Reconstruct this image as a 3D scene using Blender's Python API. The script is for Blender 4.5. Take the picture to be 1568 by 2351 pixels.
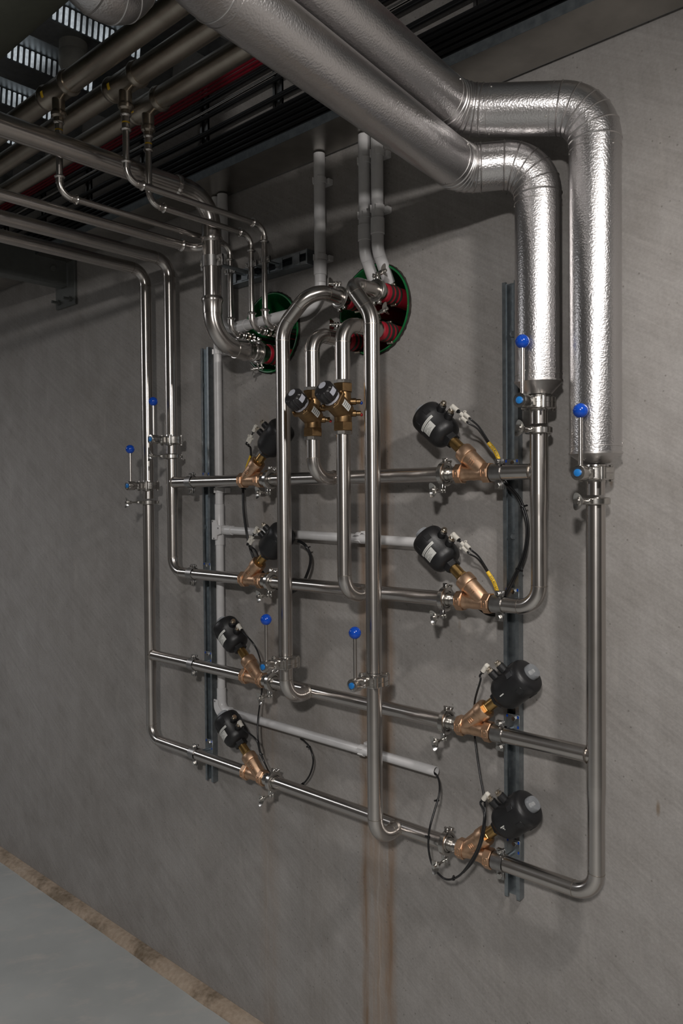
import bpy, math, random
from mathutils import Vector, Matrix
from mathutils.geometry import tessellate_polygon

for o in list(bpy.data.objects):
    bpy.data.objects.remove(o, do_unlink=True)
SC = bpy.context.scene
COL = SC.collection
V = Vector
PI = math.pi
random.seed(7)

# ---------------------------------------------------------------- camera
FPX, CX, CY = 1784.5, 784.0, 1175.5
yaw, pitch, roll = math.radians(42.397), math.radians(-1.176), math.radians(0.487)
FW = V((-math.sin(yaw) * math.cos(pitch), math.cos(yaw) * math.cos(pitch), math.sin(pitch)))
R0 = V((math.cos(yaw), math.sin(yaw), 0))
U0 = R0.cross(FW)
RT = R0 * math.cos(roll) - U0 * math.sin(roll)
UP = RT.cross(FW)
CAM = V((0, -1.65, 1.72))
cd = bpy.data.cameras.new('camera')
cd.sensor_fit = 'HORIZONTAL'
cd.sensor_width = 24.0
cd.lens = FPX / 1568.0 * 24.0
cd.clip_start = 0.02
cam = bpy.data.objects.new('camera', cd)
COL.objects.link(cam)
cam.matrix_world = Matrix(((RT.x, UP.x, -FW.x, CAM.x), (RT.y, UP.y, -FW.y, CAM.y), (RT.z, UP.z, -FW.z, CAM.z), (0, 0, 0, 1)))
SC.camera = cam


def un(px, py, q=None, Z=None, X=None):
    """photo pixel -> point on the plane at distance q from the wall, at height Z, or at X"""
    r = FW + RT * ((px - CX) / FPX) + UP * ((CY - py) / FPX)
    if q is not None:
        t = (-q - CAM.y) / r.y
    elif Z is not None:
        t = (Z - CAM.z) / r.z
    else:
        t = (X - CAM.x) / r.x
    return CAM + r * t


# ---------------------------------------------------------------- light, world, exposure
SC.view_settings.view_transform = 'Standard'
SC.view_settings.look = 'None'
SC.view_settings.exposure = 0.0
SC.view_settings.gamma = 1.0
SC.view_settings.use_curve_mapping = False
w = bpy.data.worlds.new('world')
SC.world = w
w.use_nodes = True
w.node_tree.nodes['Background'].inputs[0].default_value = (0.5, 0.5, 0.5, 1)
w.node_tree.nodes['Background'].inputs[1].default_value = 0.02


def batten(name, loc, power, sx, sy, col):
    l = bpy.data.lights.new(name, 'AREA')
    l.shape = 'RECTANGLE'
    l.size, l.size_y = sx, sy
    l.energy = power
    l.color = col
    o = bpy.data.objects.new(name, l)
    COL.objects.link(o)
    o.location = loc
    return o


# a round lamp close to the wall at the right, a second one behind the viewer, a weak batten far down the room
def round_lamp(name, loc, power, size, aim, col):
    o = batten(name, loc, power, size, size, col)
    o.data.shape = 'DISK'
    o.rotation_euler = (-V(aim)).to_track_quat('Z', 'Y').to_euler()
    return o


round_lamp('wall_lamp', (0.06, -0.72, 2.53), 16, 0.12, (-0.36, -0.08, -0.93), (1.0, 0.955, 0.91))
round_lamp('room_lamp', (0.45, -2.60, 2.50), 55, 0.18, (-0.45, 0.22, -0.87), (1.0, 0.965, 0.93))
batten('ceiling_batten', (-4.6, -2.0, 2.75), 32, 1.5, 0.25, (0.98, 0.98, 1.0))


# ---------------------------------------------------------------- materials
def newmat(name):
    m = bpy.data.materials.new(name)
    m.use_nodes = True
    nt = m.node_tree
    b = nt.nodes['Principled BSDF']
    return m, nt, b


def N(nt, t, **kw):
    n = nt.nodes.new(t)
    for k, v in kw.items():
        if k in n.inputs:
            n.inputs[k].default_value = v
        else:
            setattr(n, k, v)
    return n


def L(nt, a, b):
    nt.links.new(a, b)


def ramp(nt, fac, stops):
    r = nt.nodes.new('ShaderNodeValToRGB')
    el = r.color_ramp.elements
    while len(el) < len(stops):
        el.new(0.5)
    for e, (p, c) in zip(el, stops):
        e.position = p
        e.color = (*c, 1) if len(c) == 3 else c
    L(nt, fac, r.inputs[0])
    return r.outputs[0]


def mixc(nt, fac, a, b, mode='MIX'):
    m = nt.nodes.new('ShaderNodeMix')
    m.data_type = 'RGBA'
    m.blend_type = mode
    for s, i in ((fac, 0), (a, 6), (b, 7)):
        if hasattr(s, 'is_output'):
            L(nt, s, m.inputs[i])
        else:
            m.inputs[i].default_value = s if i == 0 else (*s, 1)
    return m.outputs[2]


def math_n(nt, op, a, b=None, c=None, clamp=False):
    m = nt.nodes.new('ShaderNodeMath')
    m.operation = op
    m.use_clamp = clamp
    for i, s in enumerate((a, b, c)):
        if s is None:
            continue
        if hasattr(s, 'is_output'):
            L(nt, s, m.inputs[i])
        else:
            m.inputs[i].default_value = s
    return m.outputs[0]


def objco(nt, scale=(1, 1, 1), rot=(0, 0, 0), world=False):
    if world:
        g = nt.nodes.new('ShaderNodeNewGeometry')
        src = g.outputs['Position']
    else:
        g = nt.nodes.new('ShaderNodeTexCoord')
        src = g.outputs['Object']
    mp = nt.nodes.new('ShaderNodeMapping')
    mp.inputs['Rotation'].default_value = rot
    L(nt, src, mp.inputs['Vector'])
    ms = nt.nodes.new('ShaderNodeMapping')
    ms.inputs['Scale'].default_value = scale
    L(nt, mp.outputs[0], ms.inputs['Vector'])
    return ms.outputs[0]


def noise(nt, vec, scale, detail=4, rough=0.55, out='Fac'):
    n = N(nt, 'ShaderNodeTexNoise', Scale=scale, Detail=detail, Roughness=rough)
    L(nt, vec, n.inputs['Vector'])
    return n.outputs[out]


def bump(nt, b, h, strength, dist=0.001):
    n = N(nt, 'ShaderNodeBump', Strength=strength, Distance=dist)
    L(nt, h, n.inputs['Height'])
    L(nt, n.outputs[0], b.inputs['Normal'])


def metal(name, col, rough, var=0.06, aniso=0.0, scale=60, dark=None, bumpy=0.0):
    m, nt, b = newmat(name)
    b.inputs['Metallic'].default_value = 1
    co = objco(nt)
    n = noise(nt, co, scale, 4)
    d = dark or tuple(c * 0.8 for c in col)
    L(nt, ramp(nt, n, [(0.3, d), (0.65, col)]), b.inputs['Base Color'])
    r = math_n(nt, 'MULTIPLY_ADD', n, var * 2, rough - var)
    L(nt, r, b.inputs['Roughness'])
    if aniso:
        t = N(nt, 'ShaderNodeTangent')
        t.direction_type = 'UV_MAP'
        t.uv_map = 'UVMap'
        L(nt, t.outputs[0], b.inputs['Tangent'])
        b.inputs['Anisotropic'].default_value = aniso
        b.inputs['Anisotropic Rotation'].default_value = 0.25
    if bumpy:
        bump(nt, b, noise(nt, co, 900, 2), bumpy, 0.0006)
    return m


def plain(name, col, rough=0.5, spec=0.5, var=0.06, scale=40, bumpy=0.0, **kw):
    m, nt, b = newmat(name)
    co = objco(nt)
    n = noise(nt, co, scale, 4)
    L(nt, ramp(nt, n, [(0.3, tuple(c * (1 - var * 2) for c in col)), (0.7, tuple(min(1, c * (1 + var)) for c in col))]), b.inputs['Base Color'])
    b.inputs['Roughness'].default_value = rough
    b.inputs['Specular IOR Level'].default_value = spec
    for k, v in kw.items():
        b.inputs[k.replace('_', ' ')].default_value = v
    if bumpy:
        bump(nt, b, noise(nt, co, 600, 2), bumpy, 0.0008)
    return m


M = {}
M['steel'] = metal('stainless_steel', (0.56, 0.53, 0.505), 0.26, 0.012, 0.60, 25, dark=(0.52, 0.49, 0.465))
M['steel_cast'] = metal('cast_stainless', (0.62, 0.60, 0.57), 0.24, 0.05, 0, 90)
M['steel_dull'] = metal('dull_stainless', (0.42, 0.41, 0.40), 0.38, 0.05, 0.3, 40)
M['steel_warm'] = metal('dark_warm_stainless', (0.40, 0.355, 0.30), 0.30, 0.015, 0.5, 25, dark=(0.34, 0.30, 0.25))  # darker, warmer tone than the other pipes, used on the headers
M['weld'] = metal('weld_bead', (0.42, 0.38, 0.34), 0.4, 0.08, 0, 200)
M['galv'] = metal('galvanised_steel', (0.34, 0.37, 0.39), 0.46, 0.06, 0, 70, dark=(0.25, 0.28, 0.30))
M['deck'] = metal('galvanised_deck', (0.40, 0.42, 0.43), 0.38, 0.06, 0, 50)

M['tray'] = metal('tray_sheet', (0.50, 0.48, 0.45), 0.30, 0.06, 0, 14)
M['bronze'] = metal('cast_bronze', (0.68, 0.455, 0.305), 0.40, 0.04, 0, 120, dark=(0.60, 0.385, 0.25), bumpy=0.3)
M['darkbronze'] = metal('dark_brass', (0.31, 0.20, 0.10), 0.38, 0.05, 0, 80, dark=(0.25, 0.155, 0.075), bumpy=0.2)
M['brass'] = metal('brass_tube', (0.52, 0.33, 0.13), 0.30, 0.04, 0.3, 30)
M['nickel'] = metal('nickel_fitting', (0.60, 0.53, 0.44), 0.28, 0.05, 0, 90)
M['steelpaint'] = plain('grey_painted_steel', (0.10, 0.105, 0.10), 0.55)
M['duct'] = plain('grey_green_duct', (0.08, 0.085, 0.065), 0.6, bumpy=0.2)
M['black'] = plain('black_plastic', (0.012, 0.012, 0.013), 0.42, 0.45, bumpy=0.25)
M['knob'] = plain('black_knob', (0.018, 0.017, 0.018), 0.3)
M['cable'] = plain('black_cable', (0.010, 0.010, 0.011), 0.33)
M['redcable'] = plain('red_cable', (0.22, 0.008, 0.02), 0.4)
M['pvc'] = plain('white_pvc', (0.62, 0.61, 0.61), 0.34, var=0.03)
M['pvcgrey'] = plain('grey_plastic', (0.33, 0.32, 0.29), 0.45)
M['fit'] = plain('white_push_fitting', (0.62, 0.59, 0.53), 0.35)
M['blue'] = plain('blue_plastic', (0.006, 0.062, 0.42), 0.16, var=0.02)
M['bluecap'] = plain('light_blue_cap', (0.012, 0.17, 0.50), 0.4, var=0.02)
M['yellow'] = plain('yellow_tag', (0.78, 0.50, 0.03), 0.45, var=0.03)
M['ink'] = plain('black_ink', (0.012, 0.012, 0.012), 0.5)
M['label'] = plain('white_label', (0.60, 0.60, 0.57), 0.5, var=0.05)
M['labelgrey'] = plain('pale_blue_grey_label', (0.46, 0.47, 0.53), 0.45, var=0.05)
M['print'] = plain('grey_print', (0.13, 0.13, 0.13), 0.5)
M['red'] = plain('red_rubber_hose', (0.36, 0.012, 0.028), 0.5, bumpy=0.2)
M['redcap'] = plain('red_cap', (0.45, 0.02, 0.02), 0.4)
M['band'] = plain('dark_hose_band', (0.035, 0.035, 0.028), 0.4)
M['green'] = plain('green_sleeve', (0.008, 0.15, 0.042), 0.35, var=0.1)
M['mortar'] = plain('dark_mortar', (0.028, 0.022, 0.017), 0.9, var=0.3)
M['clear'] = plain('clear_cap', (0.75, 0.78, 0.82), 0.12, var=0.02, Transmission_Weight=0.75, IOR=1.3)
M['gasket'] = plain('white_gasket', (0.6, 0.58, 0.54), 0.6)
M['ceiling'] = plain('dark_ceiling', (0.10, 0.10, 0.10), 0.8)


def foil():
    m, nt, b = newmat('hammered_aluminium_cladding')
    b.inputs['Metallic'].default_value = 1
    b.inputs['Base Color'].default_value = (0.58, 0.565, 0.565, 1)
    b.inputs['Roughness'].default_value = 0.30
    co = objco(nt, world=True)
    n1 = noise(nt, co, 270, 1.0, 0.35)
    h = ramp(nt, n1, [(0.35, (0, 0, 0)), (0.65, (1, 1, 1))])
    n2 = noise(nt, co, 7, 2)
    L(nt, math_n(nt, 'MULTIPLY_ADD', n2, 0.10, 0.27), b.inputs['Roughness'])
    bump(nt, b, h, 0.30, 0.0007)
    return m


def glow_bar_mat():  # emission stands in for the light on the solid deck bars
    m, nt, b = newmat('glowing_deck_bar')
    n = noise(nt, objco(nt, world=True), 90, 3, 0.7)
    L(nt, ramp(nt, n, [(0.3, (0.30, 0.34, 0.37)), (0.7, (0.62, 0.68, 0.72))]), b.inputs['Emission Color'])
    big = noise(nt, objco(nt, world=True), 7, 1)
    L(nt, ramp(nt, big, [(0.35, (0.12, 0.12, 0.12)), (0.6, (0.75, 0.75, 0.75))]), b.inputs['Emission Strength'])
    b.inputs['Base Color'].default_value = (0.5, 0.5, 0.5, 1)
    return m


M['deckbar'] = glow_bar_mat()
M['foil'] = foil()
M['foil_smooth'] = metal('plain_aluminium_sheet', (0.60, 0.58, 0.57), 0.34, 0.05, 0, 30)


def concrete():
    m, nt, b = newmat('cast_concrete_wall')
    co = objco(nt, world=True)
    big = noise(nt, co, 1.6, 5, 0.6)
    mid = noise(nt, co, 9, 5, 0.65)
    fine = noise(nt, co, 160, 3, 0.6)
    c = ramp(nt, big, [(0.3, (0.228, 0.212, 0.198)), (0.55, (0.275, 0.260, 0.248)), (0.75, (0.315, 0.301, 0.290))])
    c = mixc(nt, 0.45, c, ramp(nt, mid, [(0.3, (0.22, 0.205, 0.19)), (0.7, (0.34, 0.326, 0.315))]))
    # trowel strokes: noise stretched along a slanted direction, two sets
    st = noise(nt, objco(nt, (3.0, 1, 80), (0, math.radians(-32), 0), True), 1.0, 4, 0.7)
    st2 = noise(nt, objco(nt, (70, 1, 4.0), (0, math.radians(8), 0), True), 1.0, 3, 0.7)
    c = mixc(nt, 0.5, c, ramp(nt, st, [(0.3, (0.40, 0.40, 0.40)), (0.72, (0.60, 0.60, 0.60))]), 'OVERLAY')
    c = mixc(nt, 0.28, c, ramp(nt, st2, [(0.3, (0.42, 0.42, 0.42)), (0.7, (0.58, 0.58, 0.58))]), 'OVERLAY')
    c = mixc(nt, 0.30, c, ramp(nt, fine, [(0.3, (0.36, 0.36, 0.36)), (0.7, (0.64, 0.64, 0.64))]), 'OVERLAY')
    # panel joint with rusty run-off
    sep = nt.nodes.new('ShaderNodeSeparateXYZ')
    g = nt.nodes.new('ShaderNodeNewGeometry')
    L(nt, g.outputs['Position'], sep.inputs[0])
    wob = noise(nt, objco(nt, (1, 1, 2.5), world=True), 3.0, 4)
    x = math_n(nt, 'ADD', sep.outputs[0], math_n(nt, 'MULTIPLY_ADD', wob, 0.035, -0.0175))

    def stripe(x0, wdt, soft):
        d = math_n(nt, 'ABSOLUTE', math_n(nt, 'SUBTRACT', x, x0))
        return math_n(nt, 'SUBTRACT', 1.0, math_n(nt, 'DIVIDE', math_n(nt, 'SUBTRACT', d, wdt), soft, clamp=True), clamp=True)

    streak = ramp(nt, noise(nt, objco(nt, (38, 1, 3.2), world=True), 1.0, 5, 0.65), [(0.32, (0.08, 0.08, 0.08)), (0.68, (1, 1, 1))])
    below = math_n(nt, 'DIVIDE', math_n(nt, 'SUBTRACT', 2.06, sep.outputs[2]), 0.12, clamp=True)
    for x0, wdt, soft, amt, colr in ((-1.383, 0.028, 0.045, 0.50, (0.26, 0.185, 0.13)), (-1.425, 0.002, 0.018, 0.55, (0.17, 0.105, 0.06)),
                                     (-1.338, 0.003, 0.026, 0.50, (0.20, 0.125, 0.075)), (-1.83, 0.02, 0.035, 0.22, (0.25, 0.18, 0.125)),
                                     (-1.62, 0.03, 0.06, 0.16, (0.16, 0.13, 0.10))):
        f = math_n(nt, 'MULTIPLY', stripe(x0, wdt, soft), math_n(nt, 'MULTIPLY', below, math_n(nt, 'MULTIPLY', streak, amt * 1.6), clamp=True))
        c = mixc(nt, f, c, colr)
    # pale joint line and hairlines
    for x0, amt in ((-1.376, 0.25), (-1.843, 0.14), (-2.07, 0.10)):
        f = math_n(nt, 'MULTIPLY', stripe(x0, 0.0012, 0.0025), math_n(nt, 'MULTIPLY', below, math_n(nt, 'MULTIPLY', mid, amt * 1.8), clamp=True))
        c = mixc(nt, f, c, (0.42, 0.39, 0.36))
    # brown drips and dark pores
    vd = N(nt, 'ShaderNodeTexVoronoi', Scale=1.0, Randomness=1.0)
    L(nt, objco(nt, (9, 0.01, 2.4), world=True), vd.inputs['Vector'])
    dr = ramp(nt, vd.outputs['Distance'], [(0.03, (1, 1, 1)), (0.055, (0, 0, 0))])
    right = math_n(nt, 'DIVIDE', math_n(nt, 'ADD', sep.outputs[0], 1.15), 0.1, clamp=True)
    c = mixc(nt, math_n(nt, 'MULTIPLY', math_n(nt, 'MULTIPLY', dr, 0.6), right), c, (0.13, 0.08, 0.035))
    sm = noise(nt, objco(nt, (16, 1, 2.6), world=True), 1.0, 3, 0.6)
    c = mixc(nt, ramp(nt, sm, [(0.62, (0, 0, 0)), (0.78, (0.45, 0.45, 0.45))]), c, (0.36, 0.335, 0.31))
    vp = N(nt, 'ShaderNodeTexVoronoi', Scale=38.0, Randomness=1.0)
    L(nt, co, vp.inputs['Vector'])
    po = ramp(nt, vp.outputs['Distance'], [(0.05, (1, 1, 1)), (0.10, (0, 0, 0))])
    c = mixc(nt, math_n(nt, 'MULTIPLY', po, 0.55), c, (0.09, 0.08, 0.07))
    L(nt, c, b.inputs['Base Color'])
    b.inputs['Roughness'].default_value = 0.78
    b.inputs['Specular IOR Level'].default_value = 0.3
    hh = math_n(nt, 'MULTIPLY_ADD', fine, 0.5, math_n(nt, 'MULTIPLY', st, 0.9))
    bump(nt, b, hh, 0.35, 0.0012)
    return m


M['concrete'] = concrete()


def floor_mat():
    m, nt, b = newmat('grey_floor_screed')
    co = objco(nt, world=True)
    c = ramp(nt, noise(nt, co, 2.2, 5), [(0.3, (0.33, 0.34, 0.335)), (0.7, (0.43, 0.44, 0.43))])
    sp = noise(nt, objco(nt, (7, 3, 1), (0, 0, 0.5), True), 2.0, 5, 0.7)
    c = mixc(nt, ramp(nt, sp, [(0.52, (0, 0, 0)), (0.72, (0.7, 0.7, 0.7))]), c, (0.47, 0.44, 0.41))
    L(nt, c, b.inputs['Base Color'])
    b.inputs['Roughness'].default_value = 0.6
    bump(nt, b, noise(nt, co, 120, 3), 0.2, 0.001)
    return m


M['floor'] = floor_mat()


def curb_mat():
    m, nt, b = newmat('dirty_beige_skirting')
    co = objco(nt, world=True)
    c = ramp(nt, noise(nt, co, 5, 6, 0.65), [(0.38, (0.12, 0.085, 0.05)), (0.5, (0.36, 0.275, 0.20)), (0.7, (0.44, 0.36, 0.285))])
    c = mixc(nt, 0.4, c, ramp(nt, noise(nt, co, 60, 4), [(0.3, (0.16, 0.12, 0.085)), (0.7, (0.42, 0.35, 0.28))]))
    L(nt, c, b.inputs['Base Color'])
    b.inputs['Roughness'].default_value = 0.85
    bump(nt, b, noise(nt, co, 70, 4), 0.5, 0.003)
    return m


M['curb'] = curb_mat()
M['plaster'] = plain('far_concrete', (0.16, 0.15, 0.14), 0.85, scale=3, var=0.12)


# ---------------------------------------------------------------- mesh building
def frame(o, z, x=None):
    z = V(z).normalized()
    if x is None:
        x = V((1, 0, 0)) if abs(z.x) < 0.9 else V((0, 1, 0))
    x = V(x)
    x = (x - z * x.dot(z)).normalized()
    y = z.cross(x)
    return Matrix(((x.x, y.x, z.x, o[0]), (x.y, y.y, z.y, o[1]), (x.z, y.z, z.z, o[2]), (0, 0, 0, 1)))


class MB:
    def __init__(s):
        s.v, s.f, s.uv = [], [], []

    def face(s, idx, uv=None):
        s.f.append(idx)
        s.uv.append(uv or [(0, 0)] * len(idx))

    def tube(s, path, r, n=24, cap=True, closed=False):
        path = [V(p) for p in path]
        m = len(path)
        rs = r if isinstance(r, (list, tuple)) else [r] * m
        t = []
        for i in range(m):
            a = path[i - 1] if (i or closed) else path[0]
            b = path[(i + 1) % m] if (i < m - 1 or closed) else path[-1]
            t.append((b - a).normalized())
        x = V((0, 0, 1)) if abs(t[0].z) < 0.9 else V((1, 0, 0))
        x = (x - t[0] * x.dot(t[0])).normalized()
        base = len(s.v)
        ln = [0.0]
        for i in range(m):
            if i:
                ln.append(ln[-1] + (path[i] - path[i - 1]).length)
                x = (x - t[i] * x.dot(t[i])).normalized()
            y = t[i].cross(x)
            for k in range(n):
                a = 2 * PI * k / n
                s.v.append(path[i] + (x * math.cos(a) + y * math.sin(a)) * rs[i])
        for i in range(m if closed else m - 1):
            j = (i + 1) % m
            for k in range(n):
                k2 = (k + 1) % n
                s.face((base + i * n + k, base + i * n + k2, base + j * n + k2, base + j * n + k),
                       [(k / n, ln[i]), ((k + 1) / n, ln[i]), ((k + 1) / n, ln[j] if j else 1), (k / n, ln[j] if j else 1)])
        if cap and not closed:
            s.face(tuple(base + k for k in reversed(range(n))))
            s.face(tuple(base + (m - 1) * n + k for k in range(n)))
        return s

    def lathe(s, prof, Mx, n=32, cap=True):
        base = len(s.v)
        m = len(prof)
        ln = 0
        lens = []
        for i, (r, z) in enumerate(prof):
            if i:
                ln += math.hypot(r - prof[i - 1][0], z - prof[i - 1][1])
            lens.append(ln)
            for k in range(n):
                a = 2 * PI * k / n
                s.v.append(Mx @ V((r * math.cos(a), r * math.sin(a), z)))
        for i in range(m - 1):
            for k in range(n):
                k2 = (k + 1) % n
                s.face((base + i * n + k, base + i * n + k2, base + (i + 1) * n + k2, base + (i + 1) * n + k),
                       [(k / n, lens[i]), ((k + 1) / n, lens[i]), ((k + 1) / n, lens[i + 1]), (k / n, lens[i + 1])])
        if cap:
            s.face(tuple(base + k for k in reversed(range(n))))
            s.face(tuple(base + (m - 1) * n + k for k in range(n)))
        return s

    def cyl(s, p0, p1, r, n=24, b=0.0):
        p0, p1 = V(p0), V(p1)
        h = (p1 - p0).length
        pr = [(r - b, 0), (r, b), (r, h - b), (r - b, h)] if b else [(r, 0), (r, h)]
        return s.lathe(pr, frame(p0, p1 - p0), n)

    def ring(s, c, ax, r0, r1, h, n=32, b=0.0):
        """hollow ring centred on c"""
        pr = [(r0, -h / 2), (r1 - b, -h / 2), (r1, -h / 2 + b), (r1, h / 2 - b), (r1 - b, h / 2), (r0, h / 2), (r0, -h / 2)]
        return s.lathe(pr, frame(c, ax), n, cap=False)

    def box(s, Mx, sx, sy, sz, b=0.0):
        if not isinstance(Mx, Matrix):
            Mx = Matrix.Translation(V(Mx))
        hx, hy, hz = sx / 2, sy / 2, sz / 2
        b = min(b, hx * 0.49, hy * 0.49, hz * 0.49)
        base = len(s.v)
        if b <= 0:
            for x in (-hx, hx):
                for y in (-hy, hy):
                    for z in (-hz, hz):
                        s.v.append(Mx @ V((x, y, z)))
            for f in ((0, 1, 3, 2), (4, 6, 7, 5), (0, 4, 5, 1), (2, 3, 7, 6), (0, 2, 6, 4), (1, 5, 7, 3)):
                s.face(tuple(base + i for i in f))
            return s
        ids = {}
        for x in (-1, 1):
            for y in (-1, 1):
                for z in (-1, 1):
                    for ax in range(3):
                        p = V((x * (hx - (b if ax != 0 else 0)), y * (hy - (b if ax != 1 else 0)), z * (hz - (b if ax != 2 else 0))))
                        ids[(x, y, z, ax)] = len(s.v)
                        s.v.append(Mx @ p)
        for ax in range(3):
            for sg in (-1, 1):
                o = [i for i in range(3) if i != ax]
                q = []
                for u, w_ in ((-1, -1), (1, -1), (1, 1), (-1, 1)):
                    k = [0, 0, 0]
                    k[ax] = sg
                    k[o[0]] = u
                    k[o[1]] = w_
                    q.append(ids[(*k, ax)])
                s.face(tuple(q))
        for ax in range(3):
            o = [i for i in range(3) if i != ax]
            for u in (-1, 1):
                for w_ in (-1, 1):
                    q = []
                    for e, fa in ((-1, o[0]), (1, o[0]), (1, o[1]), (-1, o[1])):
                        k = [0, 0, 0]
                        k[ax] = e
                        k[o[0]] = u
                        k[o[1]] = w_
                        q.append(ids[(*k, fa)])
                    s.face(tuple(q))
        for x in (-1, 1):
            for y in (-1, 1):
                for z in (-1, 1):
                    s.face(tuple(ids[(x, y, z, a)] for a in range(3)))
        return s

    def prism(s, poly, Mx, h, b=0.0):
        """polygon in local XY extruded along local Z, centred"""
        n = len(poly)
        base = len(s.v)
        cx = sum(p[0] for p in poly) / n
        cy = sum(p[1] for p in poly) / n
        lev = [(-h / 2, 0), (h / 2, 0)] if not b else [(-h / 2, b), (-h / 2 + b, 0), (h / 2 - b, 0), (h / 2, b)]
        for z, ins in lev:
            for (x, y) in poly:
                d = math.hypot(x - cx, y - cy) or 1
                k = 1 - ins / d
                s.v.append(Mx @ V((cx + (x - cx) * k, cy + (y - cy) * k, z)))
        for i in range(len(lev) - 1):
            for k in range(n):
                k2 = (k + 1) % n
                s.face((base + i * n + k, base + i * n + k2, base + (i + 1) * n + k2, base + (i + 1) * n + k))
        s.face(tuple(base + k for k in reversed(range(n))))
        s.face(tuple(base + (len(lev) - 1) * n + k for k in range(n)))
        return s

    def sphere(s, c, r, n=24, ax=(0, 0, 1), z0=-1.0, z1=1.0):
        pr = []
        m = n // 2
        for i in range(m + 1):
            a = -PI / 2 + PI * i / m
            pr.append((max(1e-5, r * math.cos(a)), r * math.sin(a)))
        return s.lathe(pr, frame(c, ax), n)

    def patch(s, Mx, r, a0, a1, z0, z1, th=0.0004, n=10):
        """curved sticker wrapped on a cylinder about local Z"""
        base = len(s.v)
        for i in range(n + 1):
            a = a0 + (a1 - a0) * i / n
            for rr in (r, r + th):
                for z in (z0, z1):
                    s.v.append(Mx @ V((rr * math.cos(a), rr * math.sin(a), z)))
        for i in range(n):
            p, q = base + 4 * i, base + 4 * i + 4
            for k0, k1 in ((0, 1), (1, 3), (3, 2), (2, 0)):
                s.face((p + k0, p + k1, q + k1, q + k0))
        s.face((base, base + 2, base + 3, base + 1))
        e = base + 4 * n
        s.face((e, e + 1, e + 3, e + 2))
        return s

    def mesh(s, name, off=V((0, 0, 0)), mat=None, sharp=38):
        me = bpy.data.meshes.new(name)
        me.from_pydata([tuple(p - off) for p in s.v], [], s.f)
        uvl = me.uv_layers.new(name='UVMap')
        flat = [c for f in s.uv for uv in f for c in uv]
        uvl.data.foreach_set('uv', flat)
        if mat:
            me.materials.append(mat)
        me.validate()
        me.update()
        import bmesh
        bm = bmesh.new()
        bm.from_mesh(me)
        bmesh.ops.recalc_face_normals(bm, faces=bm.faces)
        bm.to_mesh(me)
        bm.free()
        for p in me.polygons:
            p.use_smooth = True
        me.set_sharp_from_angle(angle=math.radians(sharp))
        return me


def tag(o, label=None, cat=None, group=None, kind=None):
    for k, v in (('label', label), ('category', cat), ('group', group), ('kind', kind)):
        if v:
            o[k] = v
    return o


def thing(name, loc, label, cat, group=None):
    o = bpy.data.objects.new(name, None)
    o.empty_display_size = 0.03
    COL.objects.link(o)
    o.location = V(loc)
    return tag(o, label, cat, group)


def part(root, name, mb, mat, sub=None, label=None, sharp=38):
    """mesh given in world coordinates becomes a child of root (or of the part sub)"""
    me = mb.mesh(name, V(root.location), M[mat], sharp)
    o = bpy.data.objects.new(name, me)
    COL.objects.link(o)
    o.parent = sub if sub else root
    if label:
        o['label'] = label
    return o


def solo(name, mb, mat, label=None, cat=None, group=None, kind=None, loc=None):
    off = V(loc) if loc is not None else V((0, 0, 0))
    o = bpy.data.objects.new(name, mb.mesh(name, off, M[mat]))
    COL.objects.link(o)
    o.location = off
    return tag(o, label, cat, group, kind)


def fillet(pts, R, seg=14):
    pts = [V(p) for p in pts]
    Rs = R if isinstance(R, (list, tuple)) else [R] * (len(pts) - 2)
    out = []
    cur = pts[0]
    for i in range(1, len(pts) - 1):
        a = (pts[i - 1] - pts[i]).normalized()
        b = (pts[i + 1] - pts[i]).normalized()
        ang = a.angle(b)
        d = Rs[i - 1] / math.tan(ang / 2)
        p0 = pts[i] + a * d
        p1 = pts[i] + b * d
        c = pts[i] + (a + b).normalized() * (Rs[i - 1] / math.sin(ang / 2))
        out.append(('s', [cur, p0]))
        u, w_ = p0 - c, p1 - c
        th = u.angle(w_)
        ax = u.cross(w_).normalized()
        out.append(('e', [c + Matrix.Rotation(th * k / seg, 3, ax) @ u for k in range(seg + 1)]))
        cur = p1
    out.append(('s', [cur, pts[-1]]))
    return out


def run(root, pts, r, R=0.055, mat='steel', seams=True, n=28, names=('tube', 'elbow'), capend=True):
    segs = fillet(pts, R) if len(pts) > 2 else [('s', [V(pts[0]), V(pts[1])])]
    for kind, p in segs:
        if (p[0] - p[-1]).length < 1e-4:
            continue
        part(root, names[0] if kind == 's' else names[1], MB().tube(p, r, n, cap=capend), mat)
        if kind == 'e' and seams:
            for q, d in ((p[0], p[1] - p[0]), (p[-1], p[-1] - p[-2])):
                part(root, 'weld_seam', MB().lathe([(r * 0.9, -0.0016), (r + 0.0004, -0.0009), (r + 0.0004, 0.0009), (r * 0.9, 0.0016)], frame(q, d), n), 'weld')
    return segs


def catmull(pts, k=8):
    P = [V(p) for p in pts]
    P = [P[0] * 2 - P[1]] + P + [P[-1] * 2 - P[-2]]
    out = []
    for i in range(1, len(P) - 2):
        a, b, c, d = P[i - 1:i + 3]
        for j in range(k):
            t = j / k
            out.append(0.5 * ((2 * b) + (c - a) * t + (2 * a - 5 * b + 4 * c - d) * t * t + (3 * b - a - 3 * c + d) * t ** 3))
    out.append(P[-2])
    return out


def hexpoly(r, n=6, a0=0.0):
    return [(r * math.cos(a0 + 2 * PI * k / n), r * math.sin(a0 + 2 * PI * k / n)) for k in range(n)]


def bolt(mb, p, ax, r=0.005, h=0.004):
    mb.prism(hexpoly(r), frame(V(p) + V(ax).normalized() * h / 2, ax), h, 0.0006)
    return mb


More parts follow.
